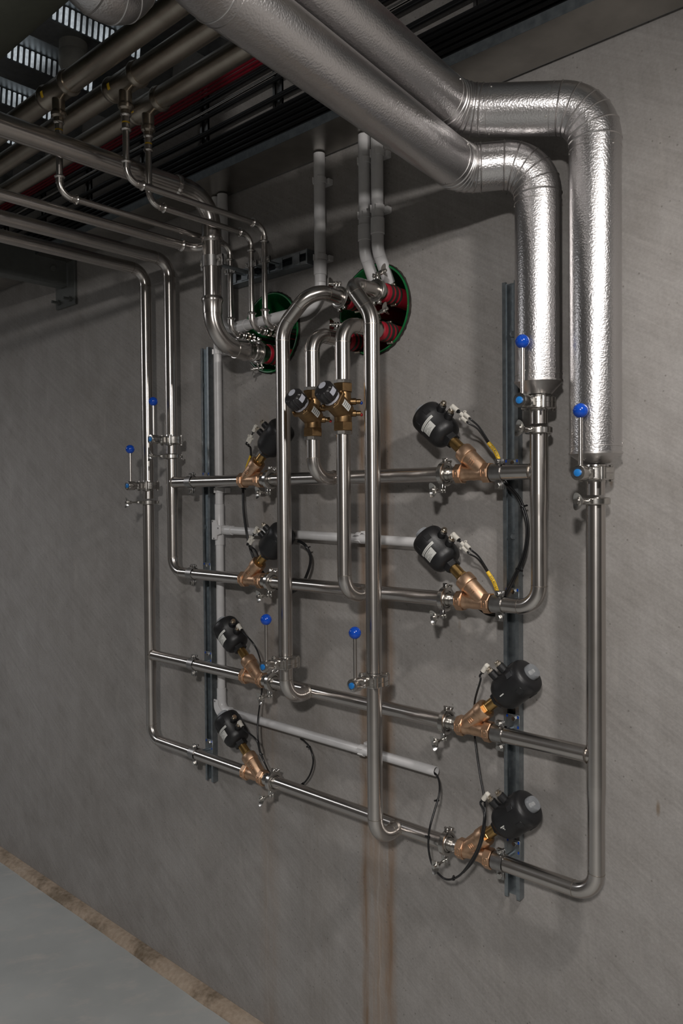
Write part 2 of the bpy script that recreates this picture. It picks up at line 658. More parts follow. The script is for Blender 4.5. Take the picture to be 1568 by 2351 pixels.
# ---------------------------------------------------------------- the place
ROOM_X0, ROOM_X1, ROOM_Y0, ROOM_H = -7.0, 2.4, -3.8, 3.26
SLEEVES = ((-1.793, 2.228, 0.124), (-1.376, 2.230, 0.124))


def wall_with_holes():
    mb = MB()
    outer = [(ROOM_X0, 0.0), (ROOM_X1, 0.0), (ROOM_X1, 3.4), (ROOM_X0, 3.4)]
    n = 48
    holes = [[(cx + r * math.cos(2 * PI * k / n), cz + r * math.sin(2 * PI * k / n)) for k in range(n)] for cx, cz, r in SLEEVES]
    loops = [[V((x, 0, z)) for x, z in lp] for lp in [outer] + holes]
    tri = tessellate_polygon(loops)
    flat = [p for lp in loops for p in lp]
    mb.v += flat
    for t in tri:
        mb.face(tuple(t))
    k0 = 4
    for h in holes:
        b0 = len(mb.v)
        mb.v += [V((x, 0.33, z)) for x, z in h]
        for k in range(n):
            k2 = (k + 1) % n
            mb.face((k0 + k, k0 + k2, b0 + k2, b0 + k))
        mb.face(tuple(b0 + k for k in range(n)))
        k0 += n
    b0 = len(mb.v)
    mb.v += [V((x, 0.4, z)) for x, z in outer]
    mb.face((b0, b0 + 3, b0 + 2, b0 + 1))
    for k in range(4):
        k2 = (k + 1) % 4
        mb.face((k, k2, b0 + k2, b0 + k))
    return mb


solo('wall_back', wall_with_holes(), 'concrete', kind='structure')
solo('floor', MB().box(((ROOM_X0 + ROOM_X1) / 2, (ROOM_Y0 + 0.4) / 2, -0.05), ROOM_X1 - ROOM_X0 + 0.4, -ROOM_Y0 + 0.8, 0.1), 'floor', kind='structure')
solo('wall_left', MB().box((ROOM_X0 - 0.1, ROOM_Y0 / 2, 1.7), 0.2, -ROOM_Y0, 3.4), 'plaster', kind='structure')
solo('wall_right', MB().box((ROOM_X1 + 0.1, ROOM_Y0 / 2, 1.7), 0.2, -ROOM_Y0, 3.4), 'plaster', kind='structure')
solo('wall_front', MB().box(((ROOM_X0 + ROOM_X1) / 2, ROOM_Y0 - 0.1, 1.7), ROOM_X1 - ROOM_X0 + 0.4, 0.2, 3.4), 'plaster', kind='structure')

# composite steel deck ceiling: ribs run towards the wall, webs carry solid bars whose brightness is added as glow
DZ, DD, DP = 3.20, 0.06, 0.31


def deck():
    mb = MB()
    prof = []
    x = -2.285 - DP * 14
    while x < ROOM_X1 + 0.2:
        # web facing +X at x, flange to its left, opposite web, upper pan to the next rib
        prof += [(x - 0.15, DZ + DD), (x - 0.135, DZ), (x - 0.010, DZ), (x, DZ + DD)]
        x += DP
    for (x, z) in prof:
        mb.v += [V((x, ROOM_Y0, z)), V((x, 0, z)), V((x, 0, 3.40)), V((x, ROOM_Y0, 3.40))]
    for i in range(len(prof) - 1):
        a, b = 4 * i, 4 * i + 4
        mb.face((a, a + 1, b + 1, b))
        mb.face((a + 3, b + 3, b + 2, a + 2))
    return mb


ceil = solo('ceiling', deck(), 'deck', kind='structure')
barmesh = MB().box(frame(V((0, 0, 0)), V((0.010, 0, DD)).normalized(), (0, 1, 0)), 0.0105, 0.006, 0.052, 0.0018).mesh('glow_bar', V((0, 0, 0)), M['deckbar'])
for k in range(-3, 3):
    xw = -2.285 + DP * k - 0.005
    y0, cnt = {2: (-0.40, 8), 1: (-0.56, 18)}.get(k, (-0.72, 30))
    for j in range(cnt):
        o = bpy.data.objects.new('glow_bar', barmesh)
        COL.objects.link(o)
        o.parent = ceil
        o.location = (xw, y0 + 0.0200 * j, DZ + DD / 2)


# skirting strip along the wall foot
def skirting():
    mb = MB()
    xs = [ROOM_X0 + 0.05 * i for i in range(int((ROOM_X1 - ROOM_X0) / 0.05) + 1)]
    rows = []
    for x in xs:
        a = 0.0012 * math.sin(x * 5.1) + random.uniform(-0.0012, 0.0012)
        rows.append([V((x, -0.0005, 0.0)), V((x, -0.0005, 0.020)), V((x, -0.030 - a, 0.019 + a * 0.3)), V((x, -0.052 - a, 0.006)), V((x, -0.055 - a, 0.0))])
    for r in rows:
        mb.v += r
    for i in range(len(rows) - 1):
        for k in range(4):
            a = i * 5 + k
            mb.face((a, a + 1, a + 6, a + 5))
    return mb


solo('baseboard_back', skirting(), 'curb', kind='structure')

# ---------------------------------------------------------------- wall sleeves
for (cx, cz, r), lab in zip(SLEEVES, ('green plastic wall sleeve behind the thin pipes, the left-hand one', 'green plastic wall sleeve holding the four red hoses, the right-hand one')):
    t = thing('wall_sleeve', (cx, 0, cz), lab, 'wall sleeve', 'green wall sleeves')
    part(t, 'sleeve_tube', MB().lathe([(r - 0.007, 0.322), (r - 0.007, -0.006), (r - 0.0055, -0.0085), (r - 0.002, -0.0085), (r - 0.0008, -0.006), (r - 0.0008, 0.322), (r - 0.007, 0.322)], frame(V((cx, 0, cz)), (0, 1, 0), (1, 0, 0)), 64, cap=False), 'green')
    mb = MB()
    n = 90
    ang0 = random.random()
    rad = [r + 0.0012 + 0.0034 * abs(math.sin(k * 1.7 + ang0)) * random.random() for k in range(n)]
    base = len(mb.v)
    for k in range(n):
        a = 2 * PI * k / n
        c_, s_ = math.cos(a), math.sin(a)
        mb.v += [V((cx + (r - 0.001) * c_, -0.001, cz + (r - 0.001) * s_)), V((cx + (r + 0.0005) * c_, -0.0065 - 0.002 * random.random(), cz + (r + 0.0005) * s_)),
                 V((cx + rad[k] * c_, -0.0005, cz + rad[k] * s_))]
    for k in range(n):
        a, b = 3 * k, 3 * ((k + 1) % n)
        mb.face((a, a + 1, b + 1, b))
        mb.face((a + 1, a + 2, b + 2, b + 1))
    part(t, 'mortar_edge', mb, 'mortar', label='ragged dark mortar edge')


# ---------------------------------------------------------------- strut rails
def strut_poly(wd=0.041, dp=0.021, t=0.0024, lip=0.0095, turn=0.006):
    h = wd / 2
    return [(-h, 0), (h, 0), (h, -dp), (h - lip, -dp), (h - lip, -dp + turn), (h - lip + t, -dp + turn), (h - lip + t, -dp + t), (h - t, -dp + t),
            (h - t, -t), (-h + t, -t), (-h + t, -dp + t), (-h + lip - t, -dp + t), (-h + lip - t, -dp + turn), (-h + lip, -dp + turn), (-h + lip, -dp), (-h, -dp)]


def extrude(mb, poly, Mx, L0, L1):
    n = len(poly)
    base = len(mb.v)
    for z in (L0, L1):
        for x, y in poly:
            mb.v.append(Mx @ V((x, y, z)))
    for k in range(n):
        k2 = (k + 1) % n
        mb.face((base + k, base + k2, base + n + k2, base + n + k))
    tri = tessellate_polygon([[V((x, y, 0)) for x, y in poly]])
    for tr in tri:
        mb.face(tuple(base + i for i in tr))
        mb.face(tuple(base + n + i for i in tr))
    return mb


RAILX = {'R': -0.945, 'L': -2.105}
for s, lab in (('R', 'galvanised slotted channel rail on the wall beside the insulated pipes'), ('L', 'galvanised slotted channel rail on the wall beside the white conduit')):
    x = RAILX[s]
    t = thing('strut_rail', (x, 0, 0.755), lab, 'rail', 'vertical strut rails')
    part(t, 'channel', extrude(MB(), strut_poly(), Matrix.Translation(V((x, -0.0005, 0))), 0.755, 2.222), 'galv')
    for z in (1.0, 1.62, 2.1):
        part(t, 'anchor_bolt', bolt(MB(), (x, -0.003, z), (0, -1, 0), 0.008, 0.007), 'galv')

# ---------------------------------------------------------------- pipework constants
Q0, Q1, RP = 0.085, 0.18, 0.0198
ROWZ = {1: 1.771, 2: 1.467, 3: 1.166, 4: 0.867}
XA, XB, XE, XF = -2.350, -2.208, -0.837, -0.706
XC, XD, XG, XH = -1.555, -1.237, -1.442, -1.334
VX = {'R': -1.005, 'L': -1.798}
CLX = {'R': -1.088, 'L': -1.714}
P = lambda x, q, z: V((x, -q, z))

# upper left pipes A and B coming from the room
t = thing('steel_pipe', P(XA, Q0, 1.78), 'stainless pipe from the room down to the lowest blue-knobbed valve at far left', 'pipe', 'bare steel pipes')
run(t, [P(XA, 1.75, 2.515), P(XA, Q0, 2.515), P(XA, Q0, 1.7806)], RP)
t = thing('steel_pipe', P(XB, Q0, 1.93), 'stainless pipe from the room down to the second blue-knobbed valve from left', 'pipe', 'bare steel pipes')
run(t, [P(XB, 1.75, 2.520), P(XB, Q0, 2.520), P(XB, Q0, 1.9326)], RP)


def reducer(root, x, z0, z1, r0, r1):
    part(root, 'reducer', MB().lathe([(r1, z1), (r1, z1 + 0.003), (r1 + (r0 - r1) * 0.5, (z0 + z1) / 2), (r0, z0 - 0.003), (r0, z0)], frame(P(x, Q0, 0), (0, 0, 1)), 28), 'steel')


def lower_loop(lab, x, ztop, rowT, rowB, xend, zr0, zr1, loc):
    """vertical header with a tee at rowT and a bottom elbow at rowB, both ending at xend"""
    t = thing('steel_pipe', loc, lab, 'pipe', 'bare steel pipes')
    r1 = 0.0178
    sg = 1 if xend > x else -1
    part(t, 'tube', MB().tube([P(x, Q0, ztop), P(x, Q0, zr0)], RP, 28), 'steel')
    reducer(t, x, zr0, zr1, RP, r1)
    run(t, [P(x, Q0, zr1), P(x, Q0, ROWZ[rowB]), P(xend, Q0, ROWZ[rowB])], r1, 0.05)
    z = ROWZ[rowT]
    part(t, 'tee_branch', MB().tube([P(x + sg * 0.008, Q0, z), P(xend, Q0, z)], r1, 28), 'steel')
    part(t, 'weld_seam', MB().lathe([(r1, 0), (r1 + 0.003, 0.0), (r1 + 0.0008, 0.004), (r1, 0.005)], frame(P(x + sg * (RP - 0.003), Q0, z), (sg, 0, 0)), 28), 'weld')
    return t


def ferrule(root, p, ax):
    part(root, 'ferrule', MB().lathe([(0.0180, 0.0), (0.0185, 0.0045), (0.0225, 0.0065), (0.0248, 0.0082), (0.0248, 0.0110)], frame(p, ax), 32), 'steel_cast')


HEX = 0.0484   # half length of a valve body to its end
lower_loop('stainless pipe run feeding the two lowest valves of the left column', XA, 1.700, 3, 4, VX['L'] - HEX, 1.120, 1.045, P(XA, Q0, 0.867))
lower_loop('stainless pipe run feeding the two upper valves of the left column', XB, 1.855, 1, 2, VX['L'] - HEX, 1.735, 1.660, P(XB, Q0, 1.467))
lower_loop('stainless pipe run under the shorter insulated pipe feeding the two upper right valves', XE, 1.857, 1, 2, VX['R'] + HEX, 1.722, 1.672, P(XE, Q0, 1.467))
lower_loop('stainless pipe run under the longer insulated pipe feeding the two lowest right valves', XF, 1.701, 3, 4, VX['R'] + HEX, 1.105, 1.055, P(XF, Q0, 0.867))

# middle runs joined to the four front risers
mid = (('stainless cross pipe of the top row with its riser to the left balancing valve', 1, XG, 1.8686),
       ('stainless cross pipe of the second row with its riser to the right balancing valve', 2, XH, 1.8766),
       ('stainless cross pipe of the third row with its short riser to a blue-knobbed valve', 3, XC, 1.249),
       ('stainless cross pipe of the bottom row with its riser to a blue-knobbed valve', 4, XD, 1.249))
for lab, row, x, zt in mid:
    z = ROWZ[row]
    t = thing('steel_pipe', P(x, Q0, z), lab, 'pipe', 'bare steel pipes')
    part(t, 'tube', MB().tube([P(CLX['L'] + 0.012, Q0, z), P(CLX['R'] - 0.012, Q0, z)], 0.0182, 28), 'steel')
    ferrule(t, P(CLX['L'] + 0.0115, Q0, z), (-1, 0, 0))
    ferrule(t, P(CLX['R'] - 0.0115, Q0, z), (1, 0, 0))
    rr = 0.0182 if row in (1, 2) else 0.0190
    run(t, [P(x, Q1, zt), P(x, Q1, z - 0.012 if row < 5 else z), P(x, Q0 + 0.004, z)], rr, 0.055)
    part(t, 'weld_seam', MB().lathe([(rr, 0), (rr + 0.0025, 0), (rr + 0.0006, 0.004), (rr, 0.005)], frame(P(x, Q0 + 0.017, z - 0.001), (0, -1, 0.1)), 28), 'weld')

# front risers up to the hoses in the right sleeve
HX = {'C': -1.440, 'D': -1.312, 'G': -1.442, 'H': -1.326}
HZ = {'C': 2.262, 'D': 2.258, 'G': 2.150, 'H': 2.160}
QF = 0.078      # where the ferrules sit
t = thing('steel_pipe', P(XC, Q1, 1.28), 'tall front riser with a gooseneck top, left of the two balancing valves', 'pipe', 'bare steel pipes')
run(t, [P(XC, Q1, 1.2826), P(XC, Q1, 2.180), P(HX['C'] + 0.0, Q1, HZ['C'] + 0.004), P(HX['C'], QF, HZ['C'])], RP, [0.07, 0.055])
t = thing('steel_pipe', P(XD, Q1, 1.28), 'tall front riser bent back at its top, right of the two balancing valves', 'pipe', 'bare steel pipes')
run(t, [P(XD, Q1, 1.2826), P(XD, Q1, 2.165), P(HX['D'], Q1, HZ['D']), P(HX['D'], QF, HZ['D'])], RP, [0.07, 0.045])
t = thing('steel_pipe', P(XG, Q1, 2.02), 'short pipe bend from the left balancing valve into the right sleeve', 'pipe', 'bare steel pipes')
run(t, [P(XG, Q1, 2.0074), P(XG, Q1, HZ['G']), P(HX['G'], QF, HZ['G'])], RP, 0.05)
t = thing('steel_pipe', P(XH, Q1, 2.02), 'short pipe bend from the right balancing valve into the right sleeve', 'pipe', 'bare steel pipes')
run(t, [P(XH, Q1, 2.0154), P(XH, Q1, HZ['H']), P(HX['H'], QF, HZ['H'])], RP, 0.05)


# ---------------------------------------------------------------- insulated pipes
def insulated(lab, pts, R, r, cone=None, ringset=(5, 5, 5)):
    t = thing('insulated_pipe', pts[-1], lab, 'insulated pipe', 'aluminium clad pipes')
    segs = fillet(pts, R, 24)
    for kind, p in segs:
        if (p[0] - p[-1]).length < 1e-4:
            continue
        part(t, 'cladding' if kind == 's' else 'elbow_cladding', MB().tube(p, r if kind == 's' else r + 0.0006, 64), 'foil')
        if kind == 'e':
            m = len(p) - 1
            rings, ringset = ringset[0], ringset[1:]
            for k in range(rings + 1):
                i = round(m * k / rings)
                d = p[min(i + 1, m)] - p[max(i - 1, 0)]
                part(t, 'seam_ridge', MB().lathe([(r - 0.001, -0.0024), (r + 0.0012, -0.0014), (r + 0.0021, 0), (r + 0.0012, 0.0014), (r - 0.001, 0.0024)], frame(p[i], d), 64), 'foil_smooth')
        else:
            if (p[0] - p[1]).length > 0.08:
                for q, d in ((p[0], p[1] - p[0]), (p[1], p[0] - p[1])):
                    c = q + d.normalized() * 0.016
                    part(t, 'seam_ridge', MB().lathe([(r - 0.001, -0.0016), (r + 0.0011, -0.0007), (r + 0.0011, 0.0007), (r - 0.001, 0.0016)], frame(c, d), 64), 'foil_smooth')
                    # rivets beside the band
                    for a in (0.4, 2.5, 4.6):
                        Mx = frame(c + d.normalized() * 0.006, d)
                        part(t, 'rivet', MB().sphere(Mx @ V((r * math.cos(a), r * math.sin(a), 0)), 0.0022, 8), 'steel_cast')
    if cone:
        z0, z1, r1 = cone
        x, y = pts[-1][0], pts[-1][1]
        part(t, 'end_cone', MB().lathe([(r1, z1), (r1 + 0.004, z1), (r * 0.98, z0 - 0.002), (r + 0.002, z0), (r + 0.002, z0 + 0.004), (r - 0.003, z0 + 0.004)], frame(V((x, y, 0)), (0, 0, 1)), 64), 'foil_smooth')
    return t


kF = V((-0.968, -0.200, 2.563))
insulated('thick silver hammered-foil insulated pipe, the longer of the two, reaching furthest right', [kF + V((0.0908, -0.9955, 0.022)) * 1.7, kF, V((XF, -Q0, 2.522)), P(XF, Q0, 1.803)], [0.075, 0.082], 0.0525, (1.803, 1.7838, 0.024))
kE = V((-0.976, -0.172, 2.446))
eE = kE + V((0.0985, -0.995, 0.022)) * 0.80
insulated('thick silver hammered-foil insulated pipe, the shorter of the two, nearer the channel rail', [eE + V((0.30, -0.40, 0.0)), eE, kE, V((XE, -Q0, 2.448)), P(XE, Q0, 1.966)], [0.16, 0.065, 0.072], 0.0505, (1.966, 1.940, 0.024), (1, 5, 5))
pT = un(296, 66, Z=2.62)
insulated('insulated pipe elbow hanging below the ceiling in the upper left corner', [V((pT.x, pT.y, 3.19)), pT, pT + V((0, -0.44, 0.33))], [0.055], 0.058, None, (5,))


# ---------------------------------------------------------------- valves
def angle_valve(side, row, lean, lab, fitting):
    xc, z = VX[side], ROWZ[row]
    O = P(xc, Q0, z)
    t = thing('angle_seat_valve', O, lab, 'valve', 'angle seat valves')
    th = math.radians(41)
    a = V((lean * math.cos(th), 0, math.sin(th)))
    p = V((-lean * math.sin(th), 0, math.cos(th)))          # in-plane, upward side of the actuator
    B = O + V((-lean * 0.031, 0, 0))
    AX = lambda d: B + a * d
    Fa = frame(B, a, (0, -1, 0))                               # local x = towards the room
    # cast body: waisted run plus slanted branch, hexagonal ends
    mb = MB()
    mb.lathe([(0.0195, -0.046), (0.0205, -0.030), (0.018, -0.022), (0.0165, -0.010), (0.0175, 0.0), (0.0165, 0.010), (0.018, 0.022), (0.0205, 0.030), (0.0195, 0.046)], frame(O, (1, 0, 0)), 32)
    mb.lathe([(0.017, 0.0), (0.0195, 0.02), (0.0205, 0.05), (0.0205, 0.058), (0.0232, 0.060), (0.0236, 0.062), (0.0236, 0.080), (0.022, 0.083), (0.0165, 0.083)], Fa, 36)
    body = part(t, 'valve_body', mb, 'bronze', sharp=30)
    for s in (-1, 1):
        c = O + V((s * 0.038, 0, 0))
        hp = [(0.0245 * math.cos(k * PI / 4 + PI / 8), 0.0245 * math.sin(k * PI / 4 + PI / 8)) for k in range(8)]
        h = part(t, 'hex_end', MB().prism(hp, frame(c, (1, 0, 0), (0, 0, 1)), 0.019, 0.0016), 'bronze', sharp=20)
        fm = MB()
        for dx, dz, sx, sz in ((-0.006, 0, 0.0016, 0.018), (0.006, 0, 0.0016, 0.018), (0, -0.0085, 0.013, 0.0016), (0, 0.0085, 0.013, 0.0016)):
            fm.box(V((c.x + dx, c.y - 0.0229, c.z + dz)), sx, 0.0016, sz, 0.0004)
        fm.box(V((c.x, c.y - 0.0229, c.z)), 0.0018, 0.0014, 0.006, 0.0003)
        part(t, 'cast_mark', fm, 'bronze', sub=h)
    # three slanted bars cast on the branch
    lm = MB()
    for k in (-1, 0, 1):
        ang = 0.14
        Mx = frame(AX(0.038 + k * 0.0055) + (V((0, -1, 0)) * math.cos(ang) + p * math.sin(ang) * lean * -1) * 0.0207, V((0, -1, 0)), a)
        lm.box(Mx @ Matrix.Rotation(0.15, 4, 'Z'), 0.0024, 0.013 - 0.001 * k, 0.0014, 0.0004)
    part(t, 'cast_mark', lm, 'bronze', sub=body)
    # bonnet, neck, actuator
    part(t, 'bonnet_nut', MB().prism(hexpoly(0.0165), frame(AX(0.086), a), 0.008, 0.0008), 'brass', sharp=20)
    part(t, 'neck_tube', MB().lathe([(0.0135, 0.088), (0.0135, 0.130)], Fa, 32), 'brass')
    ac = part(t, 'actuator', MB().lathe([(0.012, 0.131), (0.025, 0.1325), (0.0335, 0.137), (0.0390, 0.146), (0.0408, 0.158), (0.0410, 0.193), (0.0420, 0.1945), (0.0422, 0.2150), (0.0410, 0.2235), (0.0375, 0.2295), (0.031, 0.2325), (0.016, 0.2340)], Fa, 64), 'black')
    part(t, 'actuator_nut', MB().prism(hexpoly(0.0205, 6, 0.3), frame(AX(0.126), a, (0, -1, 0)), 0.016, 0.001), 'black', sub=ac, sharp=20)
    for ang in (0.55, 1.6, 2.65, 3.7, 4.7, 5.8):
        Mx = Fa @ Matrix.Rotation(ang, 4, 'Z') @ Matrix.Translation(V((0.0418, 0, 0.206)))
        part(t, 'grip_pad', MB().box(Mx, 0.0022, 0.014, 0.016, 0.0008), 'black', sub=ac)
    cap = part(t, 'indicator_cap', MB().lathe([(0.0180, 0.2325), (0.0180, 0.243), (0.0165, 0.247), (0.010, 0.249), (0.001, 0.2495)], Fa, 28), 'clear', label='clear position indicator cap')
    part(t, 'indicator_pin', MB().lathe([(0.004, 0.2340), (0.004, 0.2410)], Fa, 12), 'fit', sub=cap)
    # pilot air ports
    pa = (0.160, 0.189)
    for i, d in enumerate(pa):
        tilt = (p * 0.955 + V((0, -1, 0)) * 0.30).normalized()
        b0 = AX(d) + tilt * 0.032
        b1 = AX(d) + tilt * 0.057
        bs = part(t, 'port_boss', MB().cyl(b0, b1, 0.0098, 20, 0.001), 'black')
        f = MB().prism(hexpoly(0.0084), frame(b1 + tilt * 0.003, tilt), 0.006, 0.0006)
        f.cyl(b1 + tilt * 0.006, b1 + tilt * 0.011, 0.0062, 16, 0.001)
        part(t, 'port_fitting', f, 'nickel', sub=bs)
        if i == 0:
            Tip = b1 + tilt * 0.010
    # white push-in elbow at the lower port; the air tube starts at its mouth
    mdir = (a * -1.0 + (p * 0.06 if lean < 0 else V((0, 0, -0.45))) + V((0, -0.08, 0))).normalized()
    el = MB().cyl(Tip - mdir * 0.003, Tip + V(p) * 0.010, 0.0062, 16, 0.001)
    el.cyl(Tip + p * 0.006 - mdir * 0.004, Tip + p * 0.006 + mdir * 0.017, 0.0060, 16, 0.001)
    e = part(t, 'push_elbow', el, 'fit')
    part(t, 'collar', MB().cyl(Tip + p * 0.006 + mdir * 0.017, Tip + p * 0.006 + mdir * 0.0195, 0.0050, 16), 'ink', sub=e)
    mouth = Tip + p * 0.006 + mdir * 0.0200
    out = [mouth]
    if fitting:
        m1 = mouth + mdir * 0.008
        part(t, 'air_stub', MB().cyl(mouth, m1, 0.0022, 12), 'cable')
        sd = mdir.cross(V((0, -1, 0))).normalized()
        ym = MB().cyl(m1, m1 + mdir * 0.012, 0.0052, 16, 0.001)
        out = []
        for s in (-1, 1):
            c = m1 + mdir * 0.010 + sd * s * 0.0052
            ym.cyl(c, c + mdir * 0.017, 0.0048, 16, 0.001)
            ym.ring(c + sd * s * 0.005 - mdir * 0.002, V((0, -1, 0)), 0.0016, 0.0032, 0.004, 12)
            out.append(c + mdir * 0.0176)
        part(t, 'tube_splitter', ym, 'fit')
    # type labels on the room side
    if lean < 0:
        for (d0, d1, a0, a1, lines) in ((0.1835, 0.1905, -0.60, 0.60, 1), (0.1600, 0.1815, -0.50, 0.32, 6)):
            lb = part(t, 'type_label', MB().patch(Fa, 0.0410, a0 * -lean, a1 * -lean, d0, d1, 0.0005), 'label', sub=ac, label='white printed type label')
        pm = MB()
        for k, (c0, c1) in enumerate(((-0.45, -0.05), (-0.45, 0.1), (-0.2, 0.02), (-0.45, -0.1), (-0.45, 0.15))):
            dd = 0.1628 + 0.0036 * k
            pm.patch(Fa, 0.0415, c0 * -lean, c1 * -lean, dd, dd + 0.0009, 0.0001, 6)
        pm.patch(Fa, 0.0415, -0.50, 0.45, 0.1865, 0.1873, 0.0001, 8)
        part(t, 'label_print', pm, 'print', sub=ac)
    if lean > 0 and side == 'R':
        for k in range(3 if row == 4 else 1):
            part(t, 'paint_scuff', MB().patch(Fa, 0.0411, 0.10 + 0.09 * k, 0.16 + 0.09 * k, 0.158 + 0.004 * k, 0.170 - 0.003 * k, 0.0002, 4), 'label', sub=ac, label='white scuff mark')
    # stainless union on the clamp side of the valve
    s = -1 if side == 'R' else 1
    um = MB()
    um.lathe([(0.0178, 0.044), (0.0178, 0.062), (0.0165, 0.064), (0.0165, 0.072), (0.0172, 0.0755), (0.0225, 0.0778), (0.0243, 0.0797), (0.0243, 0.0820)], frame(O, (s, 0, 0)), 32)
    part(t, 'ferrule', um, 'steel_cast')
    return out, mdir


AIR, AIRD = {}, {}
for side, row, lean, lab, fit in (('R', 1, -1, 'bronze angle valve with labelled black actuator at the right end of the top row', True),
                                  ('R', 2, -1, 'bronze angle valve with labelled black actuator at the right end of the second row', True),
                                  ('R', 3, 1, 'bronze angle valve with right-leaning black actuator over the rail, right end of third row', False),
                                  ('R', 4, 1, 'lowest right bronze angle valve with scuffed right-leaning black actuator', False),
                                  ('L', 1, 1, 'bronze angle valve half hidden behind the gooseneck riser, left end of the top row', True),
                                  ('L', 2, 1, 'bronze angle valve half hidden behind the gooseneck riser, left end of the second row', True),
                                  ('L', 3, -1, 'bronze angle valve with labelled black actuator at the left end of the third row', False),
                                  ('L', 4, -1, 'lowest left bronze angle valve with labelled black actuator', False)):
    AIR[(side, row)], AIRD[(side, row)] = angle_valve(side, row, lean, lab, fit)


def triclamp(c, ax, bdir, lab, lugdir=None, wing_len=0.062, R=0.0300, group='tri clamps', loose=0.0):
    """clamp ring around axis ax; hinge opposite, bolt and wing nut pointing along bdir on the lugdir side"""
    c, ax, bdir = V(c), V(ax).normalized(), V(bdir).normalized()
    ld = V(lugdir).normalized() if lugdir is not None else None
    t = thing('tri_clamp', c, lab, 'pipe clamp', group)
    b = ld if ld else bdir
    part(t, 'clamp_ring', MB().lathe([(R - 0.0095, -0.0075), (R - 0.003, -0.0075), (R, -0.0055), (R, 0.0055), (R - 0.003, 0.0075), (R - 0.0095, 0.0075), (R - 0.004, 0.005), (R - 0.004, -0.005), (R - 0.0095, -0.0075)], frame(c, ax), 48, cap=False), 'steel_cast')
    sd = ax.cross(b).normalized()
    hm = MB()
    if ld is not None:
        # bolt lies across, at the lug side
        base = c + ld * (R + 0.008)
        for s in (-1, 1):
            part(t, 'clamp_lug', MB().box(frame(base + bdir * s * 0.0055 - ld * 0.003, bdir, ax), 0.011, 0.024, 0.0045, 0.001), 'steel_cast')
        p0, p1 = base - bdir * 0.012 + ld * 0.003, base + bdir * wing_len + ld * 0.003
    else:
        part(t, 'clamp_lug', MB().box(frame(c + bdir * (R + 0.006), bdir, ax), 0.011, 0.016, 0.018, 0.0015), 'steel_cast')
        p0, p1 = c + bdir * (R + 0.004), c + bdir * (R + wing_len)
    bo = part(t, 'clamp_bolt', MB().cyl(p0, p1 - bdir * 0.012, 0.0032, 14), 'steel_cast')
    # wing nut: conical hub with a dished oval wing
    wc = p1
    wm = MB().lathe([(0.0062, -0.022), (0.0062, -0.012), (0.0048, -0.006), (0.0045, 0.0)], frame(wc, bdir), 18)
    wax = sd if ld is None else ax
    # wings spread perpendicular to the bolt
    up = (V((0, 0, 1)) - bdir * bdir.z).normalized() if abs(bdir.z) < 0.9 else V((1, 0, 0))
    tw = Matrix.Rotation(loose, 3, bdir)
    up = tw @ up
    sidev = bdir.cross(up)
    base_i = len(wm.v)
    n, rows = 28, 6
    for side_ in (0, 1):
        for i in range(rows):
            f = i / (rows - 1)
            for k in range(n):
                a0 = 2 * PI * k / n
                u_, v_ = 0.0180 * f * math.cos(a0), 0.0105 * f * math.sin(a0)
                cen = wc - bdir * (0.009 - 26.0 * u_ * u_ - side_ * 0.0016 * (1.2 - f)) + up * u_ + sidev * v_
                wm.v.append(cen)
    for side_ in (0, 1):
        for i in range(rows - 1):
            for k in range(n):
                k2 = (k + 1) % n
                b0_ = base_i + side_ * rows * n
                wm.face((b0_ + i * n + k, b0_ + i * n + k2, b0_ + (i + 1) * n + k2, b0_ + (i + 1) * n + k))
    for k in range(n):
        k2 = (k + 1) % n
        e0, e1 = base_i + (rows - 1) * n, base_i + (2 * rows - 1) * n
        wm.face((e0 + k, e0 + k2, e1 + k2, e1 + k))
    part(t, 'wing_nut', wm, 'steel_cast', sub=bo, sharp=50)
    # hinge with its two pins on the far side
    hc = c - b * (R + 0.003)
    hg = MB()
    for s in (-1, 1):
        hg.box(frame(hc + sd * s * 0.009 + b * 0.0015, b, ax), 0.010, 0.010, 0.009, 0.0015)
    h = part(t, 'hinge', hg, 'steel_cast')
    pm = MB()
    for s in (-1, 1):
        pm.cyl(hc + sd * s * 0.009 - ax * 0.0075 - b * 0.002, hc + sd * s * 0.009 + ax * 0.0075 - b * 0.002, 0.0028, 12, 0.0005)
    part(t, 'hinge_pin', pm, 'steel_cast', sub=h)
    return t


for side in 'RL':
    nm = {'R': 'right', 'L': 'left'}[side]
    for row, rn in ((1, 'top'), (2, 'second'), (3, 'third'), (4, 'bottom')):
        triclamp(P(CLX[side], Q0, ROWZ[row]), (1, 0, 0), (0, -1, 0), 'polished clamp with wing nut beside the %s valve of the %s row' % (nm, rn), lugdir=(0, -0.28, -0.96), wing_len=0.046, loose=(0.15, 0.22, 0.35, 0.05)[row - 1])
for x, z, wl in ((XE, 1.861, 'polished clamp with wing nut below the shorter insulated pipe'), (XF, 1.705, 'polished clamp with wing nut below the longer insulated pipe'),
                 (XA, 1.704, 'polished clamp with wing nut on the leftmost vertical pipe'), (XB, 1.859, 'polished clamp with wing nut on the second vertical pipe from left')):
    triclamp(P(x, Q0, z), (0, 0, 1), (0, -1, 0), wl, wing_len=0.062, loose=0.2 * math.sin(x * 9))
QC = QF - 0.008
